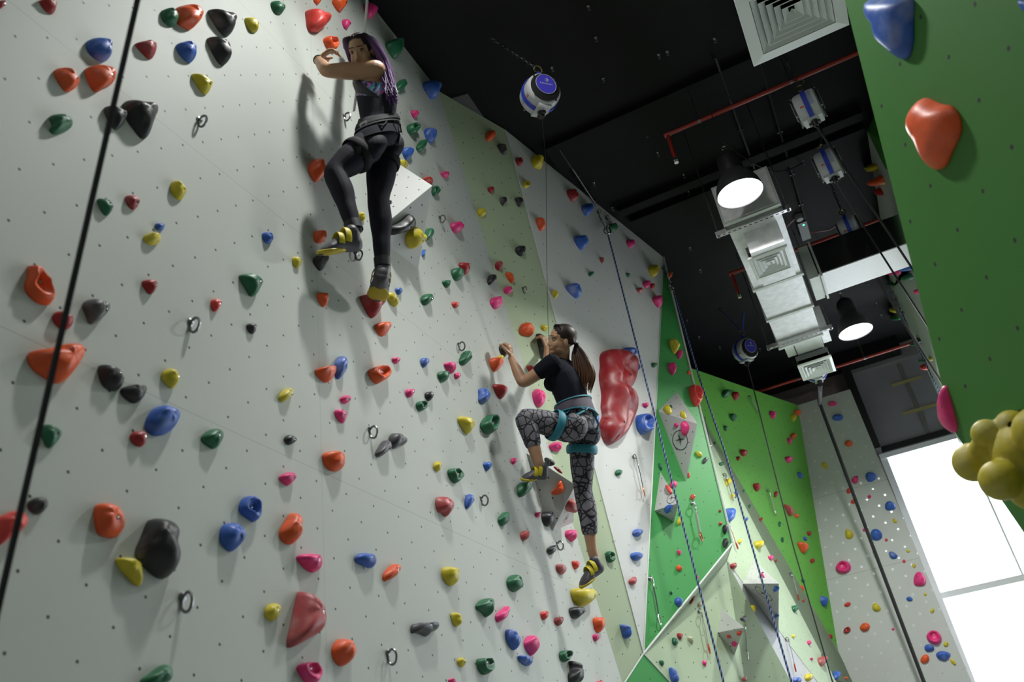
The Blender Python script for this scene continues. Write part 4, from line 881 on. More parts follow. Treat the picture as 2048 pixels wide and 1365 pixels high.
HOLD_DATA = '''#1
r 0,0 25,0 23,13 10,33 -7,37 -10,13
r 159,0 180,-7 217,3 228,23 217,59 193,48 170,20
b 363,152 403,147 430,163 443,200 440,237 420,245 393,233 363,207 352,177
o 220,287 233,270 260,267 280,287 300,310 315,330 310,350 277,368 260,353 237,320
o 347,270 380,257 420,259 447,280 458,310 457,333 437,343 417,350 393,370 373,343 357,307
k 421,433 433,419 467,427 490,450 503,477 500,497 473,520 460,510 433,467
k 500,427 513,393 553,403 603,423 627,447 623,473 607,507 597,550 580,552 547,507 520,473
g 200,467 220,453 250,463 273,467 295,490 290,510 267,523 233,535 212,530 202,513 220,497
g 650,40 673,30 700,43 712,70 709,90 697,108 673,93 657,80
o 708,30 733,17 767,17 793,37 805,63 800,87 770,119 747,103 721,93 717,63
k 837,33 860,37 900,47 933,70 939,90 929,107 930,137 910,141 887,120 860,77
k 835,153 847,142 880,160 907,180 919,207 915,247 903,259 883,247 860,207
r 543,172 560,167 593,163 620,177 629,203 613,237 593,227 567,200
b 711,177 727,165 763,169 783,190 782,230 770,252 747,237 720,207
y 769,292 793,293 827,317 843,340 839,367 829,379 810,363 783,320
y 982,70 997,67 1017,83 1033,113 1030,130 1013,127 993,103
y 687,733 703,717 730,737 741,767 739,790 727,800 703,787 690,760
r 501,790 517,777 547,787 556,810 550,833 537,840 517,823
g 389,797 407,790 433,803 448,827 445,853 430,865 410,843
b 620,897 637,890 657,900 657,917 647,925 627,920
y 575,953 587,935 617,928 640,943 645,963 633,977 610,980 587,970
o@ 119,1063 130,1057 160,1070 183,1103 200,1157 212,1190 210,1218 180,1217 147,1200 117,1170 105,1140 120,1103
r 212,1270 223,1247 243,1243 280,1257 293,1277 293,1303 270,1320 247,1313 227,1297
k 335,1217 353,1197 387,1193 423,1207 435,1237 423,1263 393,1290 365,1298 357,1270 343,1240
o 121,1423 133,1400 167,1395 213,1389 253,1377 293,1370 327,1377 337,1403 330,1437 303,1477 273,1520 247,1531 220,1523 180,1497 140,1467
k 399,1463 417,1455 460,1470 487,1500 493,1530 481,1562 453,1563 420,1543 405,1510
k 488,1555 507,1543 540,1540 587,1543 587,1570 570,1603 543,1615 513,1597 490,1573
y 645,1503 667,1475 693,1473 712,1500 710,1537 695,1557 673,1540
b 587,1703 603,1657 633,1623 667,1618 697,1637 715,1670 707,1703 680,1733 640,1743 607,1733
r 523,1743 537,1727 567,1723 587,1740 588,1763 573,1789 553,1785 530,1767
g 170,1720 183,1693 213,1703 243,1727 243,1750 227,1777 199,1799 183,1770 172,1743
g 810,1747 840,1720 867,1712 890,1733 892,1763 867,1800 837,1783 813,1763
r 568,1127 587,1117 613,1120 633,1140 620,1167 605,1180 587,1160
R 845,1203 863,1191 883,1207 881,1230 865,1250 852,1240
R -20,2080 27,2053 67,2040 103,2050 118,2083 103,2113 60,2140 20,2173 -20,2200
k 109,2017 133,1993 173,1987 193,2003 190,2033 160,2063 130,2050
o 385,2027 407,2011 443,2011 470,2033 499,2100 497,2123 473,2152 420,2145 398,2130 389,2087
y 460,2233 500,2229 540,2237 563,2260 572,2313 567,2353 533,2327 493,2280
k 580,2153 603,2087 620,2070 667,2073 697,2090 712,2127 703,2167 712,2247 700,2293 673,2315 643,2307 600,2270 563,2233 559,2193
b 887,2133 900,2097 933,2088 963,2103 975,2137 967,2173 940,2209 913,2197 890,2167
b@ 962,2026 980,1988 1010,1982 1036,2006 1042,2056 1030,2092 996,2072 966,2046
g 564,2722 600,2700 650,2660 680,2656 694,2680 680,2730 640,2760 580,2760
g 960,1096 1000,1092 1030,1114 1042,1140 1036,1176 1010,1188 996,1160 974,1126
k 986,1300 1006,1290 1024,1304 1024,1326 1012,1340 996,1324
g 1087,5 1104,1 1124,20 1136,40 1131,57 1111,53 1094,33
o 1254,-7 1281,-7 1284,7 1274,20 1261,10
o 1329,-7 1377,-7 1383,13 1374,37 1363,47 1347,27
R 1231,33 1254,40 1281,57 1312,73 1312,93 1297,110 1281,125 1254,121 1241,110 1236,70
p 1457,10 1484,19 1501,40 1501,63 1487,73 1471,57
p 1372,77 1387,75 1397,97 1394,115 1384,117 1374,97
o@ 1299,150 1317,142 1337,157 1351,180 1347,197 1334,207 1317,190 1303,170
o 1291,220 1311,230 1317,247 1311,250 1294,237
k 1377,167 1397,150 1417,150 1411,173 1394,200 1381,193
g 1545,167 1577,157 1604,163 1607,193 1591,238 1571,213
b 1695,327 1721,322 1747,337 1752,370 1741,400 1721,377
g 1589,333 1611,312 1622,330 1617,353 1603,373 1589,357
p 1645,440 1667,443 1671,457 1663,477 1651,460
g@ 1632,497 1657,491 1673,507 1671,527 1654,541 1637,527
b 1701,513 1721,512 1737,533 1739,553 1731,575 1711,553
g 1669,587 1684,560 1701,557 1704,580 1687,610 1674,600
b 1611,590 1637,590 1649,610 1644,630 1631,640 1617,617
y 1591,637 1607,645 1631,667 1627,672 1604,667 1596,657
o 1239,673 1251,640 1271,633 1291,650 1299,680 1287,710 1273,730 1257,710
p 1763,687 1787,689 1797,700 1791,713 1774,707
R 1691,710 1714,710 1734,733 1724,737 1704,727
g@ 1731,750 1747,740 1757,760 1751,780 1737,785 1731,767
y 1436,850 1451,847 1461,880 1451,890
p 1805,893 1824,887 1847,897 1847,920 1834,933 1817,923
#V1f
k 1543,810 1556,795 1571,808 1557,825
y 1632,942 1656,912 1674,906 1682,926 1702,936 1696,966 1670,984 1648,1004 1630,974
k 1560,930 1566,908 1606,892 1630,868 1648,856 1662,876 1660,910 1630,926 1590,938 1566,946
#2
o 1944,533 1961,519 1977,525 1981,550 1964,565 1947,560
k 1989,577 2014,575 2024,587 2027,617 2014,619 1997,593
r 1949,753 1964,745 1976,753 1974,773 1961,773
k 1999,790 2021,787 2027,800 2017,827 2004,813
y 1911,837 1927,831 1944,847 1941,863 1924,868 1914,857
#1
b 1049,933 1067,927 1089,940 1093,960 1084,975 1064,973
y 1171,1030 1184,1025 1203,1040 1201,1067 1187,1075 1176,1053
o 1262,927 1274,920 1301,927 1304,950 1294,973 1267,970 1261,950
k 1254,1037 1277,1017 1307,1015 1311,1037 1294,1089 1271,1067
o 1272,1170 1297,1170 1314,1197 1307,1220 1299,1231 1277,1203
r 1446,1178 1484,1178 1527,1183 1532,1217 1511,1243 1504,1273 1487,1263 1464,1217
y 1549,1173 1557,1167 1577,1193 1592,1210 1589,1230 1571,1217 1551,1190
b 1583,1151 1605,1153 1609,1167 1599,1183 1587,1170
o 1505,1297 1527,1288 1555,1290 1555,1320 1541,1347 1521,1337 1509,1317
g 1707,913 1727,913 1729,950 1714,963 1704,960
b 1691,997 1701,1000 1697,1027 1689,1029
r 1837,1050 1857,1050 1873,1073 1874,1090 1865,1101 1853,1085
g 1811,1073 1834,1073 1851,1090 1844,1123 1827,1123 1814,1100
g 1769,1123 1787,1121 1801,1133 1797,1151 1784,1150
g 1691,1183 1714,1172 1727,1183 1723,1210 1707,1225 1689,1207
R 1809,1209 1824,1207 1835,1222 1827,1235 1814,1227
p 1967,1193 1991,1185 2002,1203 1997,1230 1987,1239 1969,1217
k 1955,1117 1961,1097 1977,1097 1977,1123 1967,1141 1957,1137
o 1264,1475 1304,1468 1341,1467 1341,1500 1319,1533 1294,1520 1274,1500
b 1344,1450 1364,1420 1381,1430 1381,1477 1367,1517 1351,1513 1345,1483
o@ 1479,1477 1517,1463 1544,1463 1561,1487 1557,1513 1537,1523 1516,1537 1491,1513
p 1567,1435 1584,1428 1601,1440 1597,1451 1584,1458
b 1685,1433 1707,1432 1712,1450 1701,1475 1689,1460
p 1776,1447 1817,1457 1821,1477 1814,1497 1794,1483
p 1819,1495 1834,1489 1841,1503 1831,1520 1822,1511
g 1844,1437 1857,1407 1874,1400 1883,1417 1874,1450 1861,1463 1844,1453
g 1753,1490 1777,1483 1796,1497 1792,1520 1777,1531 1761,1517
y 1991,1427 2004,1419 2012,1433 2009,1450 1999,1443
o 1962,1433 1984,1430 2005,1451 2007,1467 1984,1492 1971,1467
r 1975,1537 1991,1535 2017,1553 2022,1577 2011,1601 1994,1580
b 1919,1551 1941,1560 1956,1583 1951,1607 1937,1617 1919,1602 1924,1580
p 1625,1560 1644,1555 1655,1567 1653,1583 1639,1593 1627,1580
k 1703,1570 1721,1567 1731,1580 1731,1597 1717,1607 1705,1590
g@ 1667,1613 1684,1603 1705,1609 1709,1627 1694,1647 1674,1640
p 1363,1593 1381,1580 1403,1587 1404,1600 1387,1618 1367,1607
p 1341,1638 1364,1640 1385,1663 1383,1690 1371,1695 1347,1667
y 1116,1590 1141,1550 1171,1560 1176,1573 1144,1607 1124,1607
k 1136,1753 1161,1735 1183,1757 1179,1775 1151,1782
y 1832,1663 1867,1670 1891,1697 1889,1723 1877,1740 1854,1710
g@ 1927,1700 1944,1670 1967,1655 1985,1677 1984,1717 1967,1740 1944,1727
s 1509,1807 1537,1760 1557,1760 1561,1790 1541,1820 1517,1830 1507,1820
s 1564,1737 1591,1730 1601,1747 1624,1760 1624,1780 1597,1783 1584,1797 1565,1783
#2
p 2014,1153 2034,1143 2051,1150 2047,1173 2024,1178
r 1982,1053 1997,1043 2012,1050 2009,1073 1999,1085 1984,1073
o 2022,1090 2037,1087 2054,1110 2054,1140 2034,1117
#1
o 1296,1816 1320,1804 1360,1810 1376,1840 1378,1870 1360,1886 1324,1880 1304,1850
p 1116,1910 1141,1893 1167,1887 1182,1907 1174,1930 1157,1945 1137,1933
o 1127,2123 1151,2083 1167,2053 1187,2049 1203,2070 1201,2120 1187,2170 1167,2179 1141,2167 1127,2143
p 1187,2227 1217,2215 1251,2215 1281,2233 1292,2263 1281,2283 1257,2292 1227,2273
c 1207,2367 1217,2359 1244,2393 1284,2447 1309,2487 1294,2527 1254,2550 1181,2592 1161,2580 1181,2493
y 1064,2437 1084,2413 1111,2415 1123,2447 1111,2477 1091,2487 1067,2473
o 1337,2593 1354,2560 1377,2553 1407,2567 1419,2600 1407,2643 1381,2669 1354,2653 1339,2620
p@ 1193,2667 1224,2648 1257,2653 1287,2680 1287,2713 1267,2740 1231,2733 1204,2693
b 1424,2223 1451,2211 1477,2218 1503,2243 1504,2267 1484,2273 1451,2260 1427,2247
o 1536,2300 1557,2273 1581,2252 1599,2267 1601,2287 1577,2313 1541,2330
y 1773,2280 1787,2265 1821,2280 1835,2303 1827,2337 1811,2347 1784,2323
y 1807,2453 1824,2449 1844,2473 1843,2497 1831,2512 1814,2487
s 1651,2500 1671,2493 1697,2503 1727,2489 1754,2500 1751,2523 1727,2530 1714,2550 1694,2537 1664,2530 1654,2540
c 1749,1993 1767,1983 1794,1997 1807,2030 1801,2057 1791,2070 1777,2050 1757,2047
b 1865,1990 1876,1975 1888,1980 1887,2020 1874,2040 1865,2027
y 1737,1860 1747,1845 1764,1853 1763,1877 1754,1890 1741,1877
g@ 1793,1880 1817,1872 1845,1883 1844,1913 1831,1937 1811,1923
b 1935,1855 1947,1847 1963,1857 1961,1873 1951,1888 1941,1870
g 1995,2077 2014,2050 2032,2047 2031,2083 2019,2108 2004,2097
g 1909,2423 1931,2397 1964,2391 1971,2427 1955,2477 1941,2453 1914,2437
p 1987,2460 2007,2443 2031,2420 2034,2440 2021,2477 1997,2493 1989,2477
g@ 1911,2637 1937,2632 1974,2643 1974,2673 1951,2705 1924,2687
y 1832,2637 1847,2630 1863,2643 1857,2667 1849,2673 1834,2657
p 1794,2720 1807,2713 1824,2727 1821,2740 1801,2737
b 2028,2524 2040,2514 2064,2540 2072,2580 2068,2604 2052,2596 2032,2560
g 2032,2320 2056,2294 2080,2314 2082,2356 2066,2372 2044,2356
#3
r 2065,637 2078,628 2091,643 2088,660 2078,665 2067,650
y 2128,627 2148,620 2168,630 2171,677 2158,673 2138,667
y@ 2095,727 2108,719 2119,733 2115,750 2101,752 2093,740
r 2270,757 2291,757 2311,777 2308,797 2296,808 2281,790
b 2331,823 2351,811 2371,823 2365,850 2351,867 2335,843
o 2146,872 2164,868 2178,892 2178,924 2160,920
g 2434,900 2452,894 2468,900 2466,920 2456,932 2440,916
#2
k 2058,790 2088,790 2092,807 2088,827 2075,827 2068,807
k 2063,993 2081,979 2100,993 2101,1017 2088,1027 2068,1013
o 2081,1310 2095,1290 2121,1293 2135,1310 2131,1347 2111,1343 2085,1340
y 2163,1303 2178,1297 2191,1310 2189,1327 2171,1323
r 2105,1463 2118,1460 2136,1477 2135,1485 2121,1493
p 2131,1577 2145,1553 2165,1557 2178,1583 2178,1623 2155,1629 2135,1610
p 2195,1783 2225,1765 2245,1773 2248,1793 2235,1810 2208,1800
k 2146,1337 2158,1331 2168,1350 2185,1377 2189,1417 2175,1440 2167,1427 2158,1377
#3
b 2296,943 2335,942 2353,963 2335,1003 2318,987
p 2508,960 2525,958 2538,973 2527,995 2515,982
r 2398,1030 2411,1029 2415,1047 2409,1057
g 2357,1090 2371,1085 2377,1099 2365,1108 2356,1103
g 2503,1093 2515,1093 2519,1107 2513,1113
y 2598,1070 2611,1057 2628,1067 2631,1090 2618,1113 2605,1093
p 2571,1127 2591,1122 2601,1140 2587,1159
R 2603,1137 2611,1132 2618,1143 2611,1160 2605,1150
c 2548,1153 2561,1150 2571,1163 2565,1175 2551,1167
p 2611,1193 2628,1180 2646,1193 2643,1235 2628,1220
y 2208,1163 2221,1159 2233,1173 2228,1193 2218,1193
b 2266,1140 2301,1132 2315,1157 2321,1177 2315,1197 2291,1177 2275,1160
o 2327,1603 2341,1598 2351,1613 2345,1629 2331,1623
b 2346,1663 2368,1652 2391,1673 2393,1693 2378,1710 2351,1697
b@ 2551,1663 2575,1653 2608,1667 2609,1697 2598,1733 2578,1739 2558,1720
p 2571,1613 2588,1610 2595,1623 2585,1635 2575,1627
g 2608,1453 2621,1450 2628,1463 2618,1473 2609,1467
b 2493,1391 2531,1390 2545,1407 2538,1430 2528,1438 2508,1417
b 2548,1457 2553,1453 2558,1467 2555,1483 2548,1485
M 2406,1423 2421,1400 2448,1398 2481,1400 2515,1417 2541,1443 2547,1483 2538,1523 2508,1563 2498,1570 2521,1590 2540,1630 2538,1670 2515,1717 2475,1763 2447,1783 2428,1770 2411,1730 2405,1690 2421,1663 2411,1630 2418,1577 2403,1510 2411,1463
#4
o 2673,1100 2678,1087 2688,1090 2690,1103 2681,1115 2673,1110
y 2678,1353 2705,1360 2717,1377 2715,1397 2701,1420 2688,1393
p 2708,1407 2718,1398 2731,1407 2728,1430 2716,1440
p 2673,1457 2688,1447 2705,1467 2698,1505 2681,1487
o 2748,1487 2761,1483 2763,1497 2755,1503
R@ 2761,1540 2781,1539 2811,1577 2808,1603 2791,1629 2775,1610 2765,1577
#V3t
y 2649,1630 2671,1625 2691,1638 2681,1657 2658,1647
g 2673,1621 2689,1623 2691,1632 2685,1631
y 2717,1657 2728,1643 2745,1660 2745,1675 2725,1667
#V3f
p 2693,1697 2705,1690 2715,1703 2705,1715
p 2723,1690 2738,1682 2755,1703 2753,1723 2741,1747 2728,1743 2731,1720
#5
g 2893,1567 2901,1557 2920,1560 2919,1580 2905,1595 2891,1587
r 2924,1570 2955,1567 2955,1590 2945,1609
g 2920,1660 2931,1652 2947,1670 2941,1687 2928,1683
g 2894,1704 2906,1702 2910,1724 2900,1726
r 2960,1800 2978,1796 2988,1812 2982,1828 2966,1822
r 2944,1828 2960,1826 2962,1840 2952,1846
p 3078,1644 3092,1644 3104,1664 3098,1678 3086,1672
o 3176,1642 3194,1640 3204,1654 3194,1666 3184,1656
y 3164,1658 3178,1658 3186,1672 3176,1692 3168,1676
o 3164,1736 3180,1732 3184,1750 3174,1760 3166,1750
p 3148,1754 3160,1752 3168,1770 3160,1782
p 3142,1830 3160,1824 3170,1842 3160,1856 3146,1844
b 3188,1892 3200,1888 3212,1908 3202,1920
r 3014,1936 3034,1932 3042,1952 3034,1970 3020,1958
r 3098,1968 3112,1964 3110,1984 3100,1996
c 3136,2012 3154,2026 3178,2050 3166,2070 3154,2056
o 3178,2056 3194,2058 3196,2072 3182,2074
g 3114,2090 3122,2086 3124,2104 3118,2112
g 3124,2154 3132,2148 3136,2168 3130,2174
r 3226,2128 3244,2126 3248,2138 3238,2148
b 3212,2146 3226,2150 3230,2166 3218,2164
o 3190,2166 3218,2172 3230,2184 3226,2204 3216,2218 3204,2198
r 3240,2240 3258,2232 3258,2248 3246,2256
g 3204,2316 3220,2318 3218,2332 3210,2332
o 3194,2338 3208,2344 3218,2368 3210,2368
b 3282,2388 3296,2382 3310,2410 3302,2434 3288,2416
r 3310,2544 3328,2534 3330,2552 3322,2564
#8
g 2876,1850 2892,1854 2894,1864 2882,1864
y 2902,1914 2920,1920 2922,1940 2910,1948
y 2924,1976 2936,1980 2936,2000 2928,1998
b 2940,1966 2950,1970 2948,1994 2940,1990
g 2970,1960 2980,1962 2976,1974
g 2992,2020 3002,2024 3000,2038
y 2928,2040 2942,2042 2940,2056
b 2906,2032 2918,2036 2932,2060 2928,2090 2916,2088 2910,2060
b 2978,2074 2990,2072 2990,2088
r 3038,2074 3050,2074 3048,2084 3042,2088
y 2954,2158 2966,2160 2964,2176 2954,2174
y 3020,2164 3040,2166 3048,2184 3040,2200 3026,2186
g 3050,2166 3062,2168 3058,2180
r 2924,2256 2936,2254 2946,2268 2940,2280 2928,2272
p 3072,2224 3086,2226 3092,2240 3084,2244
r 3094,2240 3110,2244 3106,2252
g 3168,2424 3182,2424 3190,2442 3180,2454
r 3208,2402 3220,2398 3218,2414
y 3166,2538 3180,2544 3174,2558
p 3230,2562 3242,2568 3242,2582 3234,2580
p 3238,2632 3252,2636 3250,2646
c 3276,2630 3298,2628 3300,2650 3294,2670 3282,2654
b 3334,2682 3352,2692 3356,2714 3346,2724
o 3378,2708 3390,2712 3388,2724
g 2854,1768 2864,1772 2860,1784
#V5t
p 3038,2292 3056,2300 3058,2310 3042,2306
#V5f
b 3092,2346 3116,2352 3114,2368 3098,2372
b 3098,2460 3116,2462 3114,2474 3098,2478
#9
y 2996,2424 3010,2420 3020,2440 3012,2464 2998,2452
c 3012,2594 3024,2584 3036,2596 3048,2610 3044,2636 3028,2646 3014,2630
b 3080,2594 3090,2592 3092,2610 3084,2612
c 3106,2680 3120,2676 3120,2694 3108,2696
y 3224,2700 3240,2694 3248,2710 3240,2730 3226,2724
b 3174,2708 3200,2716 3208,2732 3180,2740
#7b
k 2956,2474 2972,2464 2986,2474 2982,2486 2972,2498 2958,2484
c 2968,2716 2980,2706 2988,2720 2982,2732
#4
y 2782,1804 2794,1806 2810,1824 2806,1832 2792,1826
s 2810,1840 2830,1824 2832,1842 2816,1860
g 2633,1853 2641,1853 2651,1873 2650,1885 2638,1877
p 2678,1940 2691,1920 2698,1930 2711,1930 2708,1950 2688,1953
R 2751,1893 2758,1890 2761,1907 2755,1917
R 2763,1983 2775,1975 2781,1990 2771,2003 2765,1997
r 2875,2040 2885,2039 2886,2050 2877,2051
R 2875,2090 2888,2088 2889,2100 2879,2103
k 2893,2130 2893,2100 2908,2099 2913,2113 2905,2140
k 2893,2163 2903,2151 2915,2160 2913,2183 2905,2195 2893,2183
p 2707,2203 2718,2200 2727,2213 2718,2227
o 2705,2267 2715,2260 2729,2272 2728,2283 2711,2287
p 2785,2307 2795,2301 2793,2322 2786,2320
g 2677,2370 2687,2361 2691,2377 2685,2383
b 2700,2400 2711,2387 2731,2397 2728,2420 2715,2427 2703,2417
g 2715,2047 2723,2045 2725,2059 2718,2068
y 2708,2090 2717,2068 2727,2073 2725,2097 2715,2105
#V4t
R 2656,1937 2675,1943 2688,1963 2685,1980 2671,1967
#V4f
b 2651,2040 2675,2023 2691,2027 2689,2041 2668,2057
#7
r 2758,2417 2768,2390 2780,2381 2780,2397 2765,2420
e 2791,2420 2798,2407 2808,2410 2807,2423 2798,2433
r 2708,2540 2715,2531 2731,2540 2731,2553 2721,2565
g 2690,2553 2698,2550 2715,2573 2705,2585 2691,2577
e 2750,2550 2758,2545 2775,2563 2771,2577 2758,2567
g 2635,2647 2645,2640 2658,2650 2651,2670
b 2678,2673 2688,2668 2715,2707 2715,2737 2691,2737
p 2810,2647 2818,2642 2828,2653 2825,2667 2815,2663
e 2868,2633 2878,2628 2883,2643 2875,2653
#V6f
R 2903,2547 2915,2540 2925,2550 2915,2559
R 2943,2537 2955,2525 2968,2530 2963,2543 2951,2545
p 2923,2573 2938,2567 2951,2580 2941,2592 2931,2587
#3
g 2463,1887 2475,1877 2488,1883 2488,1897 2475,1907 2463,1900
b 2533,2127 2548,2115 2568,2123 2569,2140 2555,2150 2535,2143
b 2525,2217 2545,2208 2567,2217 2566,2237 2551,2247 2529,2237
c 2516,2323 2531,2313 2537,2305 2547,2323 2543,2340 2523,2342
#2
g@ 2423,2220 2435,2202 2458,2213 2461,2233 2451,2253 2435,2250
b 2481,2500 2508,2499 2525,2520 2526,2543 2511,2561 2495,2550 2493,2527
#1
p 2046,1840 2056,1830 2066,1844 2060,1860 2050,1856
g 2077,1940 2095,1925 2118,1927 2123,1947 2115,1973 2091,1992 2078,1977
k 2170,2050 2191,2045 2208,2070 2208,2087 2198,2113 2178,2090
p 2143,2053 2155,2048 2163,2060 2155,2072 2145,2068
p 2268,2123 2285,2119 2305,2137 2305,2153 2295,2171 2278,2153 2268,2147
c 2085,2130 2105,2121 2115,2137 2108,2160 2098,2165 2088,2153
k 2190,2197 2208,2183 2223,2180 2220,2207 2208,2223 2195,2213
c 2228,2260 2241,2255 2260,2280 2258,2297 2248,2301 2231,2283
R 2290,2247 2298,2243 2316,2260 2313,2277 2301,2279
g 2048,2313 2061,2297 2081,2313 2081,2347 2071,2370 2055,2360 2041,2333
y 2295,2357 2315,2351 2371,2370 2373,2397 2358,2423 2335,2427 2315,2417 2300,2387
k 2281,2430 2315,2428 2331,2440 2328,2460 2308,2483 2288,2460
R 2165,2450 2181,2445 2191,2457 2188,2473 2178,2485 2168,2467
r 2220,2477 2235,2467 2251,2477 2248,2493 2241,2507 2225,2497
o 2377,2470 2401,2470 2411,2493 2409,2527 2398,2535 2385,2513
p 2373,2540 2385,2537 2393,2547 2388,2570 2378,2563
p 2100,2573 2118,2543 2131,2541 2145,2567 2143,2600 2135,2630 2118,2607
b 2073,2627 2088,2621 2128,2647 2127,2660 2115,2668 2088,2653
g@ 2241,2610 2261,2600 2281,2610 2283,2630 2268,2652 2248,2643
k 2283,2639 2298,2650 2321,2680 2331,2713 2321,2740 2288,2740 2281,2700 2293,2680
R 2385,2727 2408,2723 2411,2737 2388,2740
#V2f
o 2201,1970 2221,1957 2235,1927 2245,1921 2258,1947 2258,1970 2241,1980 2211,1983
#V2s
r 2268,2040 2281,2010 2295,1997 2300,2013 2293,2047 2281,2055
#V2t
r 2209,1865 2231,1870 2253,1893 2247,1899 2223,1883
k 2175,1833 2188,1830 2225,1850 2216,1865 2191,1868 2178,1853
#6
p 3310,1614 3328,1602 3350,1612 3340,1624 3316,1626
b 3325,1667 3345,1655 3372,1660 3373,1677 3355,1685 3332,1682
o 3373,1775 3392,1760 3411,1767 3411,1780 3395,1791
y 3282,1853 3302,1848 3312,1867 3309,1880 3292,1873
p 3400,1923 3419,1905 3434,1903 3432,1930 3419,1939
R 3383,1963 3399,1947 3412,1953 3405,1973 3389,1977
b 3459,1897 3479,1887 3507,1897 3505,1917 3479,1932 3464,1920
p@ 3467,1987 3477,1978 3487,1988 3477,1998
R 3401,2005 3415,1995 3425,2000 3419,2017 3405,2017
b 3539,2013 3559,2002 3584,2020 3584,2037 3555,2045 3539,2037
y 3569,2080 3575,2072 3591,2087 3585,2095 3572,2090
p 3448,2121 3457,2112 3465,2120 3457,2131
y 3379,2117 3399,2117 3419,2143 3399,2160 3382,2153
b 3480,2127 3499,2113 3522,2123 3532,2147 3515,2165 3485,2160
R 3537,2161 3545,2152 3553,2161 3545,2170
b 3551,2210 3569,2205 3593,2223 3585,2237 3562,2237
y 3620,2203 3632,2198 3642,2207 3632,2215
R 3607,2247 3615,2237 3625,2247 3617,2256
y 3645,2260 3659,2253 3665,2267 3655,2277
p@ 3341,2267 3355,2247 3379,2241 3402,2257 3404,2280 3385,2295 3359,2295 3343,2283
p 3653,2313 3665,2288 3685,2287 3705,2317 3702,2340 3675,2347 3655,2343
y 3692,2379 3701,2370 3710,2379 3701,2388
b 3622,2393 3639,2385 3654,2399 3645,2408 3629,2405
R 3374,2420 3392,2408 3405,2413 3399,2429 3379,2428
y 3487,2423 3502,2407 3529,2437 3512,2450 3491,2443
y 3717,2447 3732,2431 3740,2443 3729,2458
r@ 3372,2520 3392,2505 3404,2517 3399,2533 3375,2535
o 3437,2507 3455,2490 3480,2497 3479,2520 3455,2529 3440,2521
p 3564,2518 3572,2510 3581,2518 3572,2526
p@ 3703,2543 3722,2521 3752,2525 3770,2553 3759,2579 3732,2580 3709,2563
y 3772,2577 3785,2565 3797,2577 3789,2590 3775,2588
b 3694,2587 3715,2575 3740,2590 3732,2607 3702,2610
b 3741,2615 3765,2603 3803,2613 3799,2630 3779,2649 3749,2637
o 3677,2640 3699,2615 3719,2627 3715,2650 3689,2659
y 3799,2640 3811,2635 3827,2657 3822,2665 3805,2655
#T
y 3469,660 3489,657 3504,670 3502,690 3485,683
o 3489,730 3509,701 3525,720 3529,739 3505,747
y 3525,713 3533,712 3537,740 3531,741
r 3505,753 3515,753 3532,787 3515,781
r 3572,880 3585,873 3594,897 3585,907 3573,900
c 3532,883 3542,887 3551,910 3539,907
g 3532,940 3545,935 3561,950 3555,958 3539,953
r 3544,997 3555,985 3564,1003 3547,1009
b 3545,1013 3562,1010 3575,1043 3565,1055 3549,1040
p 3553,1073 3579,1058 3595,1093 3589,1105 3559,1097
b 3609,1070 3622,1042 3642,1067 3645,1085 3615,1085
g 3619,1100 3639,1095 3647,1123 3625,1125
p 3662,1160 3672,1153 3680,1180 3669,1177
g 3553,1133 3565,1129 3577,1147 3562,1143
y 3564,1229 3575,1227 3589,1247 3585,1257
g 3569,1263 3585,1260 3597,1285 3579,1280
g 3642,1373 3655,1375 3659,1385 3645,1382
g 3682,1440 3695,1437 3699,1451 3684,1451
R 3689,1457 3699,1455 3710,1480 3702,1485
y 3712,1430 3722,1429 3729,1447 3715,1443
k 3659,1353 3675,1357 3679,1380 3665,1377
#N
b 3451,20 3472,-13 3645,-20 3635,67 3639,167 3625,227 3605,248 3572,227 3539,193 3509,173 3505,100 3472,73
b 4065,0 4102,0 4139,0 4152,40 4102,53 4079,33
o 3627,480 3639,433 3665,400 3689,393 3712,403 3752,423 3785,423 3812,447 3830,500 3825,547 3795,600 3772,667 3745,685 3719,680 3702,660 3682,600 3639,533
p 3772,1530 3789,1577 3812,1663 3825,1710 3817,1737 3792,1730 3765,1703 3759,1657 3757,1590
#1
k 2000,1386 2010,1378 2024,1394 2028,1424 2018,1430 2006,1408'''
HOLDS = []
_wk = None
for _i, _l in enumerate(HOLD_DATA.strip().split('\n')):
    if _l[0] == '#': _wk = _l[1:]; continue
    t = _l.split(); pts = [tuple(float(a) / 2 for a in q.split(',')) for q in t[1:]]
    HOLDS.append(hold(t[0][0], pts, _wk, 100 + _i, '@' in t[0]))  # the black piece on the white right wall stands for a carabiner

def shape_word(h):
    if h['col'] == 'M': return 'long wavy'
    if h['pocket']: return 'hollow' if h['n'] > 6 else 'pocketed'
    if h['n'] >= 11: return 'lobed'
    if h['asp'] > 1.75: return 'narrow' if h['tall'] else 'flat long'
    if h['n'] <= 4: return 'wedge shaped'
    if h['asp'] > 1.3: return 'pointed'
    return 'rounded'
def size_word(h): return 'tiny' if h['sz'] < .045 else 'small' if h['sz'] < .075 else 'medium' if h['sz'] < .115 else 'large' if h['sz'] < .2 else 'huge'
MARKS = [((745, 130), "the upper climber's face"), ((690, 490), "the upper climber's left shoe"), ((760, 560), "the upper climber's right shoe"), ((655, 110), "the upper climber's hand"),
         ((1020, 700), "the lower climber's hand"), ((1070, 950), "the lower climber's raised shoe"), ((1185, 1145), "the lower climber's lower shoe"), ((1130, 690), "the lower climber's face"), ((700, 340), "the upper climber's knee"), ((1035, 830), "the lower climber's knee")]
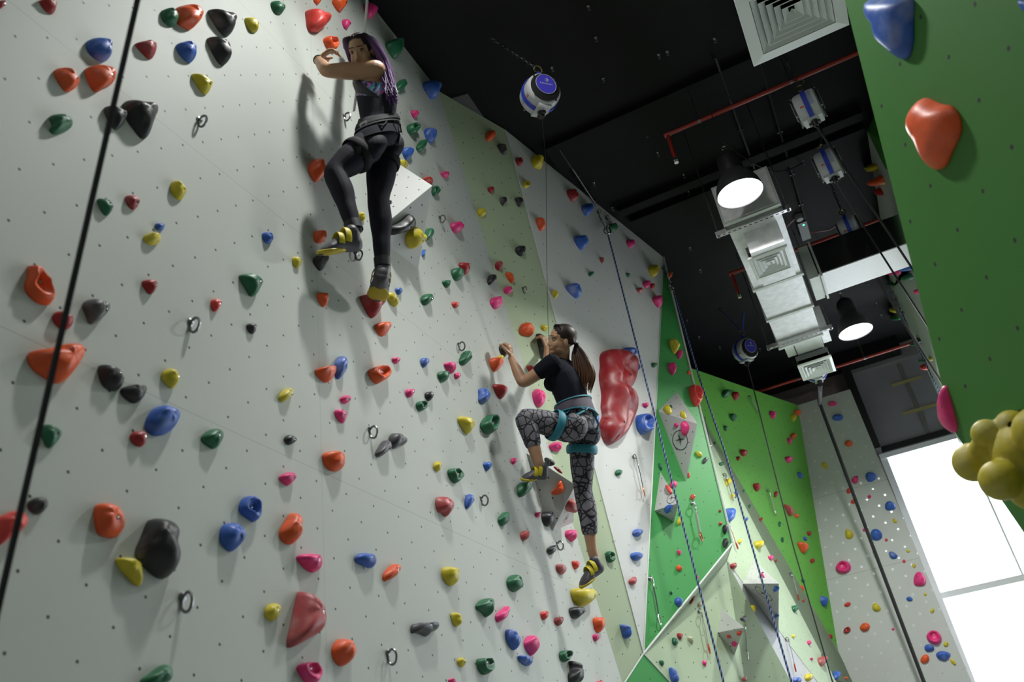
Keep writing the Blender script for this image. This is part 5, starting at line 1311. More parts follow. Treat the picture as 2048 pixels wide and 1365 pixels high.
def rel(a, b, s=''):
    d = np.array(b) - np.array(a)      # direction from a to its neighbour b
    if abs(d[0]) > 2.2 * abs(d[1]): return 'left of' if d[0] > 0 else 'right of'
    if abs(d[1]) > 2.2 * abs(d[0]): return 'above' if d[1] > 0 else 'below'
    return ('above left of' if d[0] > 0 else 'above right of') if d[1] > 0 else ('below left of' if d[0] > 0 else 'below right of')
def nb(h, k=4):
    L = sorted(((np.linalg.norm(h['px'] - g['px']), i) for i, g in enumerate(HOLDS) if g is not h))[:k]
    return [HOLDS[i] for _, i in L]
used = {}
def desc(h, lvl):
    base = '%s %s %s hold' % (size_word(h), HC[h['col']][0], shape_word(h))
    for (q, nm) in MARKS:
        if np.linalg.norm(h['px'] - q) < 45: return base + ' ' + rel(h['px'], q) + ' ' + nm
    N_ = nb(h)
    def nd(g, full=False): return 'the %s%s one' % (size_word(g) + ' ' if full else '', HC[g['col']][0])
    W_ = WN_[h['wk']].replace('the ', '', 1) if False else WN_[h['wk']]
    if lvl == 0: return base + ' on ' + W_ + ' ' + rel(h['px'], N_[0]['px']) + ' ' + nd(N_[0])
    if lvl == 1: return base + ' on ' + W_ + ' ' + rel(h['px'], N_[0]['px']) + ' ' + nd(N_[0], True)
    if lvl == 2: return '%s %s hold on %s %s a %s and %s %s one' % (size_word(h), HC[h['col']][0], W_, rel(h['px'], N_[0]['px']), HC[N_[0]['col']][0], rel(h['px'], N_[1]['px']).replace(' of', ' of'), HC[N_[1]['col']][0])
    if lvl == 3: return '%s %s hold %s a %s, %s a %s one' % (size_word(h), HC[h['col']][0], rel(h['px'], N_[1]['px']), HC[N_[1]['col']][0], rel(h['px'], N_[2]['px']), HC[N_[2]['col']][0])
    return None
def an(s): return s.replace(' a orange', ' an orange')
labels = {}
todo = list(HOLDS)
for lvl in range(4):
    cand = {}
    for h in todo: cand.setdefault(desc(h, lvl), []).append(h)
    nxt = []
    for s_, hs in cand.items():
        s_ = an(s_)
        if len(hs) == 1 and s_ not in labels.values() and len(s_.split()) <= 16: labels[id(hs[0])] = s_
        else: nxt += hs
    todo = nxt
for h in todo:
    x, y = h['px']; c_ = ('far left', 'left', 'middle', 'right', 'far right')[min(4, int(x / 410))]; r_ = ('top', 'upper', 'middle', 'lower', 'bottom')[min(4, int(y / 273))]
    s_ = '%s %s %s hold in the %s %s of the photo' % (size_word(h), HC[h['col']][0], shape_word(h), r_, c_)
    k = 0; base = s_
    while s_ in labels.values(): k += 1; s_ = base + ', ' + ('nearer the right', 'nearer the left', 'nearer the top', 'nearer the bottom')[k - 1]
    labels[id(h)] = s_
GRPN = {'1': 'holds on the grey left wall', '2': 'holds on the pale green panel', '3': 'holds on the light grey panel', '4': 'holds on the bright green wall', '5': 'holds on the far grass green wall', '6': 'holds on the white tower'}
for h in HOLDS: setp(h['o'], labels[id(h)], 'climbing hold', GRPN.get(h['wk'], 'holds on ' + WN_[h['wk']].replace('a grey pyramid volume', 'the pyramid volumes')))

# ================================================================ the two climbers
IR, IU, IT = RM[:, 0], RM[:, 1], RM[:, 2]     # picture right, picture up, towards the viewer: only used to read the poses off
def iv(x, y, z): return nrm(IR * x + IU * y + IT * z)
def orth(v, n): v = np.array(v) - n * np.dot(v, n); return nrm(v)
def ellips(mb, c, ax, r, n=20, m=12, mi=0):
    V = [];
    for i in range(1, m):
        ph = PI * i / m
        for k in range(n):
            th = 2 * PI * k / n
            V.append(np.array(c) + ax[0] * r[0] * math.sin(ph) * math.cos(th) + ax[1] * r[1] * math.sin(ph) * math.sin(th) + ax[2] * r[2] * math.cos(ph))
    V += [np.array(c) + ax[2] * r[2], np.array(c) - ax[2] * r[2]]
    F = [(i * n + k, i * n + (k + 1) % n, (i + 1) * n + (k + 1) % n, (i + 1) * n + k) for i in range(m - 2) for k in range(n)]
    t = (m - 1) * n
    F += [(k, t, (k + 1) % n) for k in range(n)] + [((m - 2) * n + k, (m - 2) * n + (k + 1) % n, t + 1) for k in range(n)]
    return mb.add(V, F, mi)
def limb(mb, pr, n=18):
    """round tapering limb through (point, radius) pairs with domed ends"""
    P = [np.array(p, float) for p, _ in pr]; R = [r for _, r in pr]
    PP, RR = [], []
    K = 6
    for i in range(len(P) - 1):
        for k in range(K):
            t = k / K; PP.append(P[i] + (P[i + 1] - P[i]) * t); ts = t * t * (3 - 2 * t); RR.append(R[i] + (R[i + 1] - R[i]) * ts)
    PP.append(P[-1]); RR.append(R[-1])
    # smooth the centre line a little
    for _ in range(3):
        Q = [PP[0]] + [(PP[i - 1] + 2 * PP[i] + PP[i + 1]) / 4 for i in range(1, len(PP) - 1)] + [PP[-1]]; PP = Q
    d0 = nrm(PP[0] - PP[1]); d1 = nrm(PP[-1] - PP[-2]); A = []; B = []
    for a in (75, 50, 25): A.append((PP[0] + d0 * RR[0] * math.sin(math.radians(a)), RR[0] * math.cos(math.radians(a))))
    for a in (25, 50, 75): B.append((PP[-1] + d1 * RR[-1] * math.sin(math.radians(a)), RR[-1] * math.cos(math.radians(a))))
    PP = [p for p, _ in A] + PP + [p for p, _ in B]; RR = [r for _, r in A] + RR + [r for _, r in B]
    return mb.tube(PP, RR, n=n)
def loft(mb, rings, n=28):
    """closed body from elliptical rings (centre, left axis, front axis, a, b)"""
    V = []
    for (c, l, f, a, b) in rings:
        for k in range(n):
            th = 2 * PI * k / n; V.append(np.array(c) + l * a * math.cos(th) + f * b * math.sin(th))
    N = len(rings); F = [(i * n + k, i * n + (k + 1) % n, (i + 1) * n + (k + 1) % n, (i + 1) * n + k) for i in range(N - 1) for k in range(n)]
    F += [tuple(range(n))[::-1], tuple((N - 1) * n + k for k in range(n))]
    return mb.add(V, F)
def shell(mb, rings, a0, a1, t=.006, n=16):
    """open panel of cloth with thickness over part of the rings' angle (degrees from the left side towards the front)"""
    V = []; N = len(rings)
    for o_ in (0, t):
        for i, (c, l, f, a, b) in enumerate(rings):
            s0 = a0[i] if hasattr(a0, '__len__') else a0; s1_ = a1[i] if hasattr(a1, '__len__') else a1
            for k in range(n + 1):
                th = math.radians(s0 + (s1_ - s0) * k / n); V.append(np.array(c) + l * (a + o_) * math.cos(th) + f * (b + o_) * math.sin(th))
    M = n + 1; T = N * M; F = []
    for i in range(N - 1):
        for k in range(n):
            q = (i * M + k, i * M + k + 1, (i + 1) * M + k + 1, (i + 1) * M + k); F.append(q[::-1]); F.append(tuple(x + T for x in q))
    for i in range(N - 1):
        for k in (0, n): F.append((i * M + k, (i + 1) * M + k, (i + 1) * M + k + T, i * M + k + T))
    for k in range(n):
        for i in (0, N - 1): F.append((i * M + k, i * M + k + 1, i * M + k + 1 + T, i * M + k + T))
    return mb.add(V, F)
def fuse(name, mb, m, parent, vox=.004, it=4, fac=.5):
    """joins overlapping closed shapes into one continuous surface"""
    w = WL(parent); me = bpy.data.meshes.new(name); me.from_pydata([tuple(np.array(v) - w) for v in mb.v], [], mb.f); me.update()
    bm = bmesh.new(); bm.from_mesh(me); bmesh.ops.recalc_face_normals(bm, faces=bm.faces); bm.to_mesh(me); bm.free()
    t = bpy.data.objects.new('tmp', me); COL.objects.link(t)
    r = t.modifiers.new('r', 'REMESH'); r.mode = 'VOXEL'; r.voxel_size = vox; r.use_smooth_shade = True
    s = t.modifiers.new('s', 'SMOOTH'); s.factor = fac; s.iterations = it
    dg = bpy.context.evaluated_depsgraph_get(); ev = t.evaluated_get(dg); me2 = bpy.data.meshes.new_from_object(ev)
    bpy.data.objects.remove(t); me2.name = name; me2.materials.clear(); me2.shade_smooth()
    return link(name, me2, m, parent)
def part(name, mb, m, parent, smooth=True): return mb.build(name, m, parent, smooth=smooth)

def skin_mat(name, col):
    m = mat(name, col, rough=.48, noise=.05, nscale=20)
    b = m.node_tree.nodes['Principled BSDF']; b.inputs['Subsurface Weight'].default_value = .12; b.inputs['Subsurface Scale'].default_value = .01; b.inputs['Subsurface Radius'].default_value = (1, .4, .25)
    return m
M_eye = mat('eye_white', (.42, .39, .37), rough=.2); M_iris = mat('dark_iris', (.05, .025, .012), rough=.15); M_brow = mat('dark_brow', (.02, .012, .01), rough=.8)
M_teeth = mat('teeth_white', (.8, .78, .74), rough=.3)

def head_shapes(mb, hc, f, u, l, s=1.0):
    ax = (f, l, u)
    def e(df, dl, du, r): ellips(mb, hc + (f * df + l * dl + u * du) * s, ax, [x * s for x in r])
    e(-.014, 0, .030, (.096, .074, .084)); e(.020, 0, -.028, (.068, .060, .082)); e(.055, 0, -.086, (.028, .030, .022)); e(.066, 0, .022, (.020, .050, .022))
    for k in (-1, 1):
        e(.052, .034 * k, -.034, (.026, .022, .030)); e(-.006, .074 * k, -.014, (.017, .008, .030)); e(.02, .040 * k, -.066, (.040, .016, .026)); e(.094, .009 * k, -.040, (.009, .0065, .006))
    limb(mb, [(hc + (f * .082 + u * .004) * s, .0065 * s), (hc + (f * .098 - u * .034) * s, .0088 * s)], 10)
    e(.074, 0, -.060, (.014, .028, .015))
def face_parts(root, hc, f, u, l, s, lipcol, look=None, smile=False, brow=.9):
    look = f if look is None else look
    for k in (-1, 1):
        c = hc + (f * .070 + l * .031 * k + u * .002) * s; mb = MB(); ellips(mb, c - f * .0015 * s, (f, l, u), (.0115 * s, .0140 * s, .0068 * s), 14, 10)
        e = part('eye', mb, M_eye, root)
        mb = MB(); ellips(mb, c + (look * .0095) * s, (look, l, u), (.004 * s, .0066 * s, .0062 * s), 12, 8); part('iris', mb, M_iris, e)
        mb = MB(); P = [hc + (f * (.083 - .010 * abs(t)) + l * k * (.031 + .018 * t) + u * (.013 - .006 * t * t)) * s for t in np.linspace(-1, 1, 7)]; mb.tube(P, .0017 * s, n=6); part('eyelashes', mb, M_brow, root)
        mb = MB(); P = [hc + (f * (.088 - .012 * max(0, t) - .002) + l * k * (.032 + .024 * t) + u * (.026 + .004 * (1 - t * t) - .003 * t)) * s for t in np.linspace(-1, 1, 8)]
        mb.tube(P, [r_ * s * brow for r_ in (.0022, .0034, .0038, .0038, .0034, .0028, .002, .001)], n=6, flat=(.8, u)); part('eyebrow', mb, M_brow, root)
    M_lip = mat('lips_' + root.name, lipcol, rough=.4)
    w = .031 if smile else .022; lift = .010 if smile else .001
    for (du, r_) in ((.0065, .0030), (-.0085, .0036)) if smile else ((.0045, .0036), (-.0055, .0046)):
        mb = MB(); P = [hc + (f * ((.0835 if smile else .0905) - .012 * t * t) + l * w * t + u * (-.060 + du * (1 - abs(t) ** 2) + lift * t * t)) * s for t in np.linspace(-1, 1, 9)]
        mb.tube(P, [s * r_ * (1 - .75 * t * t) for t in np.linspace(-1, 1, 9)], n=8); part('lip', mb, M_lip, root)
    if smile:
        mb = MB(); P = [hc + (f * (.0800 - .012 * t * t) + l * w * .8 * t + u * (-.0605 + lift * t * t)) * s for t in np.linspace(-1, 1, 9)]
        mb.tube(P, [.0052 * s * (1 - .6 * t * t) for t in np.linspace(-1, 1, 9)], n=8); part('teeth', mb, M_teeth, root)
def rotv(v, ax, a):
    ax = nrm(ax); return v * math.cos(a) + np.cross(ax, v) * math.sin(a) + ax * np.dot(ax, v) * (1 - math.cos(a))
def hand_shapes(mb, wr, d, n, side, s=1.0, curls=(1, 1, 1, 1), curl=.75, thumb=1):
    """palm, four jointed fingers of different lengths curling towards n, thumb leaving the side of the palm"""
    d = nrm(d); n = orth(n, d); w = nrm(np.cross(d, n)) * side          # w points to the thumb side
    for t in (.25, .55, .85): ellips(mb, wr + d * .088 * s * t, (d, w, n), (.028 * s, (.030 + .010 * t) * s, .0145 * s), 16, 10)
    kn = wr + d * .086 * s
    for i, (L, r, o) in enumerate(((.072, .0088, 1.5), (.080, .0090, .5), (.075, .0086, -.5), (.060, .0078, -1.5))):
        p = kn + w * o * .0205 * s - d * (.004 * (abs(o) > 1)) ; dd = nrm(d + w * o * .05); q = [(p - dd * .02, r * s * 1.1), (p, r * s * 1.1)]
        for j, fr in enumerate((.46, .30, .24)):
            dd = rotv(dd, np.cross(dd, n), curl * curls[i] * (.8, 1.25, .8)[j]); p = p + dd * L * fr * s; q.append((p, r * s * (1.0, .95, .82)[j]))
        limb(mb, q, 12)
    p = wr + d * .028 * s + w * .024 * s; dd = nrm(d * .75 + w * .75 + n * .35); q = [(p, .013 * s), (p + dd * .034 * s, .0112 * s)]
    p = p + dd * .034 * s; dd = nrm(rotv(dd, np.cross(dd, d + n * .6), .5 * thumb)); q.append((p + dd * .026 * s, .0098 * s)); p = p + dd * .026 * s; q.append((p + nrm(dd + d * .4) * .020 * s, .0082 * s))
    limb(mb, q, 12)
def shoe(root, heel, toe, up, m, name='climbing_shoe', s=1.0, lab=None):
    """pointed climbing shoe with rubber rand, straps and a heel loop"""
    heel = np.array(heel); toe = np.array(toe); x = nrm(toe - heel); L = np.linalg.norm(toe - heel); z = orth(up, x); y = np.cross(z, x)
    mb = MB(); R_ = []
    for t, w, h, lift in ((-.02, .010, .018, .040), (.02, .024, .030, .036), (.10, .031, .040, .036), (.25, .033, .044, .036), (.42, .035, .038, .030), (.60, .041, .031, .024), (.75, .044, .025, .020), (.88, .036, .019, .016), (.96, .022, .013, .012), (1.0, .008, .006, .010)):
        R_.append((heel + x * L * t + z * (lift - .028 + .0 + (.012 * math.sin(t * PI))) * s, y, z, w * s, h * s))
    loft(mb, R_, 20); limb(mb, [(heel + x * L * .16 + z * .02 * s, .034 * s), (heel + x * L * .15 + z * .062 * s, .033 * s)])
    b = fuse(name, mb, m['upper'], root, .004, 3); 
    if lab: b['label'] = lab
    mb = MB(); R_ = []
    for t, w, h, lift in ((.40, .020, .010, -.002), (.52, .038, .014, -.002), (.65, .0445, .018, .000), (.78, .0465, .019, .003), (.90, .038, .016, .006), (.97, .024, .012, .007), (1.02, .008, .006, .008)):
        R_.append((heel + x * L * t + z * (lift - .021 + .008 * math.sin(t * PI)) * s, y, z, w * s * 1.04, h * s * .85))
    loft(mb, R_, 20); fuse('rubber_sole', mb, m['sole'], b, .004, 2)
    for (t, hh, ww) in ((.34, .084, .040), (.50, .066, .040)):
        c = heel + x * L * t + z * (hh * .35) * s; mb = MB(); ringloop(mb, c, nrm(x + z * .25), z, hh * .64 * s, ww * s, .014 * s, .16, 24, -105, 105); part('strap', mb, m['strap'], b)
    mb = MB(); c = heel + z * .055 * s; pts = [c + x * .004, c - x * .010 * s + z * .025 * s, c - x * .012 * s + z * .05 * s, c + x * .002 + z * .055 * s, c + x * .010 * s + z * .02 * s]
    mb.tube(pts, .008 * s, n=8, flat=(.3, y)); part('heel_loop', mb, m['tab'], b)
    return b
def ringloop(mb, c, ax, up, a, b, r, flat=.35, n=30, a0=0, a1=360):
    """flat strap running around a limb"""
    ax = nrm(ax); u = orth(up, ax); v = np.cross(ax, u); K = n; V = []; full = abs(a1 - a0) >= 359
    for i in range(K + (0 if full else 1)):
        t = math.radians(a0 + (a1 - a0) * i / K); rad = nrm(u * math.cos(t) * b + v * math.sin(t) * a); p = c + u * a * math.cos(t) + v * b * math.sin(t)
        for k in range(8): q = 2 * PI * k / 8; V.append(p + ax * r * math.cos(q) + rad * r * flat * math.sin(q))
    M = K if full else K + 1; F = [(i * 8 + k, i * 8 + (k + 1) % 8, ((i + 1) % M) * 8 + (k + 1) % 8, ((i + 1) % M) * 8 + k) for i in range(M if full else K) for k in range(8)]
    return mb.add(V, F)
def spine(pts, n):
    """interpolated torso rings: pts = [(centre, left, front, a, b)]"""
    out = []
    for i in range(len(pts) - 1):
        for k in range(n):
            t = k / n; A, B = pts[i], pts[i + 1]; out.append((A[0] * (1 - t) + B[0] * t, nrm(A[1] * (1 - t) + B[1] * t), nrm(A[2] * (1 - t) + B[2] * t), A[3] * (1 - t) + B[3] * t, A[4] * (1 - t) + B[4] * t))
    return out + [pts[-1]]
def grow(rings, d): return [(c, l, f, a + d, b + d) for (c, l, f, a, b) in rings]
def bez(P, t):
    P = [np.array(p) for p in P]
    while len(P) > 1: P = [P[i] * (1 - t) + P[i + 1] * t for i in range(len(P) - 1)]
    return P[0]
def hair_mesh(name, locks, m, parent, n=6, base=None):
    """locks: lists of (control points, radius); UV x runs from root to tip"""
    mb = MB(); tv = []
    for P, r in locks:
        K = 12; pts = [bez(P, t) for t in np.linspace(0, 1, K + 1)]; k0 = len(mb.v)
        mb.tube(pts, [r * (.75 + .5 * math.sin(PI * min(1, t * 1.2))) * (1 - .75 * t ** 3) for t in np.linspace(0, 1, K + 1)], n=n)
        tv += [i / K for i in range(K + 1) for _ in range(n)]
    if base is not None:
        k0 = len(mb.v); ellips(mb, *base); tv += [0.] * (len(mb.v) - k0)
    o = mb.build(name, m, parent, smooth=True); ul = o.data.uv_layers.new(name='UVMap')
    for lp in o.data.loops: ul.data[lp.index].uv = (tv[lp.vertex_index], 0)
    return o
def hair_mat(name, c0, c1, a, b):
    m = bpy.data.materials.new(name); m.use_nodes = True; nt = m.node_tree; N = nt.nodes; L = nt.links; p = N['Principled BSDF']; p.inputs['Roughness'].default_value = .5; p.inputs['Specular IOR Level'].default_value = .3
    uv = N.new('ShaderNodeUVMap'); sx = N.new('ShaderNodeSeparateXYZ'); L.new(uv.outputs[0], sx.inputs[0]); mr = N.new('ShaderNodeMapRange'); mr.inputs[1].default_value = a; mr.inputs[2].default_value = b
    L.new(sx.outputs[0], mr.inputs[0]); mx = N.new('ShaderNodeMix'); mx.data_type = 'RGBA'; mx.inputs[6].default_value = (*c0, 1); mx.inputs[7].default_value = (*c1, 1); L.new(mr.outputs[0], mx.inputs[0])
    L.new(mx.outputs[2], p.inputs['Base Color']); return m
M_blk = mat('black_stretch_fabric', (.013, .013, .018), rough=.62)
M_tank = mat('charcoal_jersey', (.022, .022, .032), rough=.9, spec=.15, bump=.3, bscale=60)
M_tee = mat('navy_black_cotton', (.009, .010, .017), rough=.9, spec=.15, bump=.4, bscale=40)
M_harn = mat('black_harness_web', (.014, .014, .016), rough=.8, spec=.2)
M_hgrey = mat('grey_harness_foam', (.022, .022, .026), rough=.8, spec=.2)
M_teal = mat('teal_harness_web', (.015, .20, .27), rough=.6)
M_purp = mat('purple_belt_foam', (.055, .045, .07), rough=.7)
SH = dict(upper=mat('shoe_grey_suede', (.075, .07, .085), rough=.5), sole=mat('shoe_yellow_rubber', (.52, .40, .02), rough=.45), strap=mat('shoe_yellow_strap', (.66, .55, .02), rough=.5), tab=mat('shoe_grey_tab', (.12, .12, .12), rough=.6))
# printed bra: patches of blue, pink and teal
M_bra = bpy.data.materials.new('printed_bra'); M_bra.use_nodes = True; nt = M_bra.node_tree; vo = nt.nodes.new('ShaderNodeTexVoronoi'); vo.inputs['Scale'].default_value = 55
tc = nt.nodes.new('ShaderNodeTexCoord'); nt.links.new(tc.outputs['Object'], vo.inputs['Vector']); sx = nt.nodes.new('ShaderNodeSeparateColor'); nt.links.new(vo.outputs['Color'], sx.inputs[0])
cr = nt.nodes.new('ShaderNodeValToRGB'); cr.color_ramp.interpolation = 'CONSTANT'; el = cr.color_ramp.elements; el[0].color = (.02, .02, .10, 1); el[1].position = .25; el[1].color = (.10, .30, .55, 1)
for p_, c_ in ((.42, (.35, .25, .60)), (.6, (.25, .60, .60)), (.74, (.70, .10, .40)), (.87, (.03, .03, .06))):
    q_ = el.new(p_); q_.color = (*c_, 1)
nt.links.new(sx.outputs[0], cr.inputs[0]); nt.links.new(cr.outputs[0], nt.nodes['Principled BSDF'].inputs['Base Color'])
# geometric leggings: grey cells between crossing black lines
M_legg = bpy.data.materials.new('grey_leggings_black_lines'); M_legg.use_nodes = True; nt = M_legg.node_tree; N = nt.nodes; tc = N.new('ShaderNodeTexCoord'); b = N['Principled BSDF']; b.inputs['Roughness'].default_value = .7
msk = None
for sc, wd, of in ((11, .045, 0), (15, .05, 3.1)):
    mp = N.new('ShaderNodeMapping'); mp.inputs['Location'].default_value = (of, of, of); mp.inputs['Rotation'].default_value = (of, .4, 0); nt.links.new(tc.outputs['Object'], mp.inputs[0])
    v_ = N.new('ShaderNodeTexVoronoi'); v_.feature = 'DISTANCE_TO_EDGE'; v_.inputs['Scale'].default_value = sc; nt.links.new(mp.outputs[0], v_.inputs['Vector'])
    lt = N.new('ShaderNodeMath'); lt.operation = 'LESS_THAN'; lt.inputs[1].default_value = wd; nt.links.new(v_.outputs['Distance'], lt.inputs[0])
    if msk is None: msk = lt.outputs[0]
    else:
        mxn = N.new('ShaderNodeMath'); mxn.operation = 'MAXIMUM'; nt.links.new(msk, mxn.inputs[0]); nt.links.new(lt.outputs[0], mxn.inputs[1]); msk = mxn.outputs[0]
mx = N.new('ShaderNodeMix'); mx.data_type = 'RGBA'; mx.inputs[6].default_value = (.19, .18, .21, 1); mx.inputs[7].default_value = (.012, .01, .02, 1); nt.links.new(msk, mx.inputs[0]); nt.links.new(mx.outputs[2], b.inputs['Base Color'])

# ---------------------------------------------------------------- upper climber
def J(px, d): return at(px, d)
hipc = J((752, 283), 4.86); root = empty('person', hipc)
setp(root, 'upper climber with long purple hair, black tank top, dark leggings and black harness', 'person')
j = dict(lsh=J((751, 142), 5.07), lel=J((653, 142), 5.11), lwr=J((636, 119), 5.30), rsh=J((728, 150), 5.36), rel=J((712, 120), 5.60), rwr=J((706, 100), 5.80),
         neck=J((741, 140), 5.20), lhip=J((733, 296), 4.78), rhip=J((768, 300), 4.94), lkn=J((667, 346), 4.60), lan=J((709, 458), 4.37), rkn=J((756, 400), 4.72), ran=J((765, 530), 4.54))
hc = J((722, 105), 5.15); f = iv(-.16, -.30, .93); u = orth(iv(-.16, 1, .0), f); l = np.cross(u, f); hs = .93
top = (j['lsh'] + j['rsh']) / 2; lr = nrm(j['lsh'] - j['rsh']); fr = nrm(np.cross(lr, nrm(top - hipc))); fr = fr if fr[0] < 0 else -fr
lp = nrm(j['lhip'] - j['rhip']); fp = nrm(np.cross(lp, nrm(top - hipc))); fp = fp if fp[0] < 0 else -fp
def S_(t, side=0): return hipc * (1 - t) + top * t - fr * .03 * math.sin(t * PI)
TR = spine([(S_(-.14), lp, fp, .125, .10), (S_(-.04), lp, fp, .160, .118), (S_(.12), lp, fp, .152, .108), (S_(.36), nrm(lp + lr), nrm(fp + fr), .118, .088), (S_(.62), lr, fr, .136, .102), (S_(.80), lr, fr, .148, .098), (S_(.95), lr, fr, .135, .072), (S_(1.04), lr, fr, .085, .055)], 4)
mb = MB(); loft(mb, TR); head_shapes(mb, hc, f, u, l, hs)
limb(mb, [(S_(.92), .060), (j['neck'], .052), (hc - u * .06 - f * .015, .050)])
def arm(mb, sh, el, wr, s=1.0, d=0, up_=1.0):
    limb(mb, [(sh, .054 * s * up_ + d), (sh * .5 + el * .5, .044 * s * up_ + d), (el, .037 * s * (1 + up_) / 2 + d), (el * .65 + wr * .35, .037 * s + d), (wr, .025 * s + d)])
arm(mb, j['lsh'], j['lel'], j['lwr'], up_=1.14); arm(mb, j['rsh'], j['rel'], j['rwr'])
hand_shapes(mb, j['lwr'], iv(.80, .75, -.25), iv(.75, -1, -.25), 1, .98, curls=(.8, 1, 1.1, 1.2), curl=.62)
hand_shapes(mb, j['rwr'], iv(.1, .9, -.6), iv(-.6, -.3, -.8), -1, .98)
def leg(mb, hp, kn, an, s=1.0, d=0, calf=None):
    c = calf if calf is not None else orth(hp + an - 2 * kn, nrm(an - kn))
    limb(mb, [(hp, .086 * s + d), (hp * .55 + kn * .45, .078 * s + d), (kn, .055 * s + d), (kn * .70 + an * .30 + c * .012, .056 * s + d), (kn * .35 + an * .65 + c * .004, .042 * s + d), (an, .034 * s + d)])
leg(mb, j['lhip'], j['lkn'], j['lan']); leg(mb, j['rhip'], j['rkn'], j['ran'])
lheel = J((722, 490), 4.35); ltoe = J((634, 500), 4.235); rheel = J((764, 550), 4.47); rtoe = J((755, 596), 4.62)
for a, h, t in (('lan', lheel, ltoe), ('ran', rheel, rtoe)): limb(mb, [(j[a], .034), (h * .8 + t * .2, .026), (h * .5 + t * .5, .022)])
M_sk1 = skin_mat('warm_tan_skin', (.42, .235, .135))
fuse('body', mb, M_sk1, root, .0042, 4)
face_parts(root, hc, f, u, l, hs, (.33, .10, .09), look=nrm(f * .8 + iv(.1, -.1, 1) * .4))
# leggings, two legs and hips in one skin-tight garment
mb = MB(); leg(mb, j['lhip'], j['lkn'], j['lan'], 1, .006); leg(mb, j['rhip'], j['rkn'], j['ran'], 1, .006); loft(mb, grow(TR[:11], .005))
for k, hp in ((1, j['lhip']), (-1, j['rhip'])): ellips(mb, hp - fp * .045 - nrm(top - hipc) * .01, (fp, lp, nrm(top - hipc)), (.085, .085, .09))
fuse('leggings', mb, mat('navy_black_leggings', (.013, .012, .022), rough=.75, spec=.2), root, .005, 5)
for a, kk in (('lan', 'lkn'), ('ran', 'rkn')):
    mb = MB(); d = nrm(j[kk] - j[a]); shell(mb, [(j[a] - d * .012 + d * .05 * q, orth(IR, d), np.cross(d, orth(IR, d)), .0415 + .002 * q, .0415 + .002 * q) for q in (0, .5, 1)], 0, 360, .002, 24); part('legging_cuff', mb, M_blk, root)
# tank top: hem below the belt, low armhole on the left side
up = nrm(top - hipc)
mb = MB(); shell(mb, grow(TR[5:17], .010), 0, 360, .004, 40); part('tank_top', mb, M_tank, root); tk = root.children[-1] if False else [o for o in COL.objects if o.parent == root and o.name.startswith('tank_top')][-1]
mb = MB(); shell(mb, grow(TR[16:28], .010), [200 + 8 * k for k in range(12)], [378, 364, 350, 340, 334, 330, 328, 326, 322, 318, 314, 310], .004, 18); part('back_panel', mb, M_tank, tk)
mb = MB(); shell(mb, [(c_, l_, f_, a_ + .012, b_ + .020 * math.sin(min(1, k_ / 5) * PI / 2)) for k_, (c_, l_, f_, a_, b_) in enumerate(TR[16:28])], [10, 22, 36, 46, 54, 59, 62, 64, 66, 68, 69, 70], [170 - 4 * k for k in range(12)], .004, 18); part('front_panel', mb, M_blk, tk)
fuse_ = MB(); loft(fuse_, grow(TR[15:22], .009)); [ellips(fuse_, S_(.74) + fr * .058 + lr * .054 * k, (fr, lr, up), (.050, .056, .056)) for k in (1, -1)]; fuse('sports_bra', fuse_, M_bra, root, .005, 6)
# harness
wc = S_(.22); hn = MB(); shell(hn, grow(TR[9:13], .016), 0, 360, .009, 44); part('harness', hn, M_hgrey, root)
har = [o for o in COL.objects if o.parent == root and o.name.startswith('harness')][-1]
mb = MB(); shell(mb, grow(TR[10:12], .026), 0, 360, .004, 44); part('waist_webbing', mb, M_harn, har)
for hp, kn in ((j['lhip'], j['lkn']), (j['rhip'], j['rkn'])):
    d = nrm(kn - hp); mb = MB(); ringloop(mb, hp + d * .085, nrm(d + up * .25), lp, .094, .094, .028, .25); part('leg_loop', mb, M_harn, har)
    mb = MB(); a = hp + d * .085 - fp * .092 ; b_ = wc - fp * .108 + (hp - hipc) * .3; mb.tube([a, (a + b_) / 2 - fp * .03, b_], .006, n=6); part('riser_strap', mb, M_harn, har)
for t in (200, 250, 300, 345):
    th = math.radians(t); p = wc + lp * .142 * math.cos(th) + fp * .115 * math.sin(th); p2 = wc + lp * .142 * math.cos(th + .5) + fp * .115 * math.sin(th + .5); o_ = nrm(p - wc)
    mb = MB(); mb.tube([p, p + o_ * .012 - up * .04, (p + p2) / 2 + o_ * .03 - up * .07, p2 + o_ * .012 - up * .04, p2], .0045, n=7); part('gear_loop', mb, M_harn, har)
mb = MB(); bc = wc + lp * .152 - up * .002; mb.box(bc, (.005, .05, .035), (lp, fp, up)); part('buckle', mb, M_dsteel, har)
mb = MB(); bc = j['lhip'] + nrm(j['lkn'] - j['lhip']) * .09 + iv(.3, .1, 1) * .100; mb.box(bc, (.022, .036, .006), (IR, IU, IT)); part('leg_buckle', mb, M_hgrey, har)
shoe(root, lheel, ltoe, iv(.0, 1, -.12), SH, s=1.14, lab='grey and yellow climbing shoe on the left foot')
shoe(root, rheel, rtoe, iv(.05, .8, -.45), SH, s=1.28, lab='grey climbing shoe on the right foot, seen from the heel')
mb = MB(); d = nrm(j['lel'] - j['lwr']); ringloop(mb, j['lwr'] + d * .012, d, IU, .029, .029, .004, .7); part('bracelet', mb, M_blk, root)
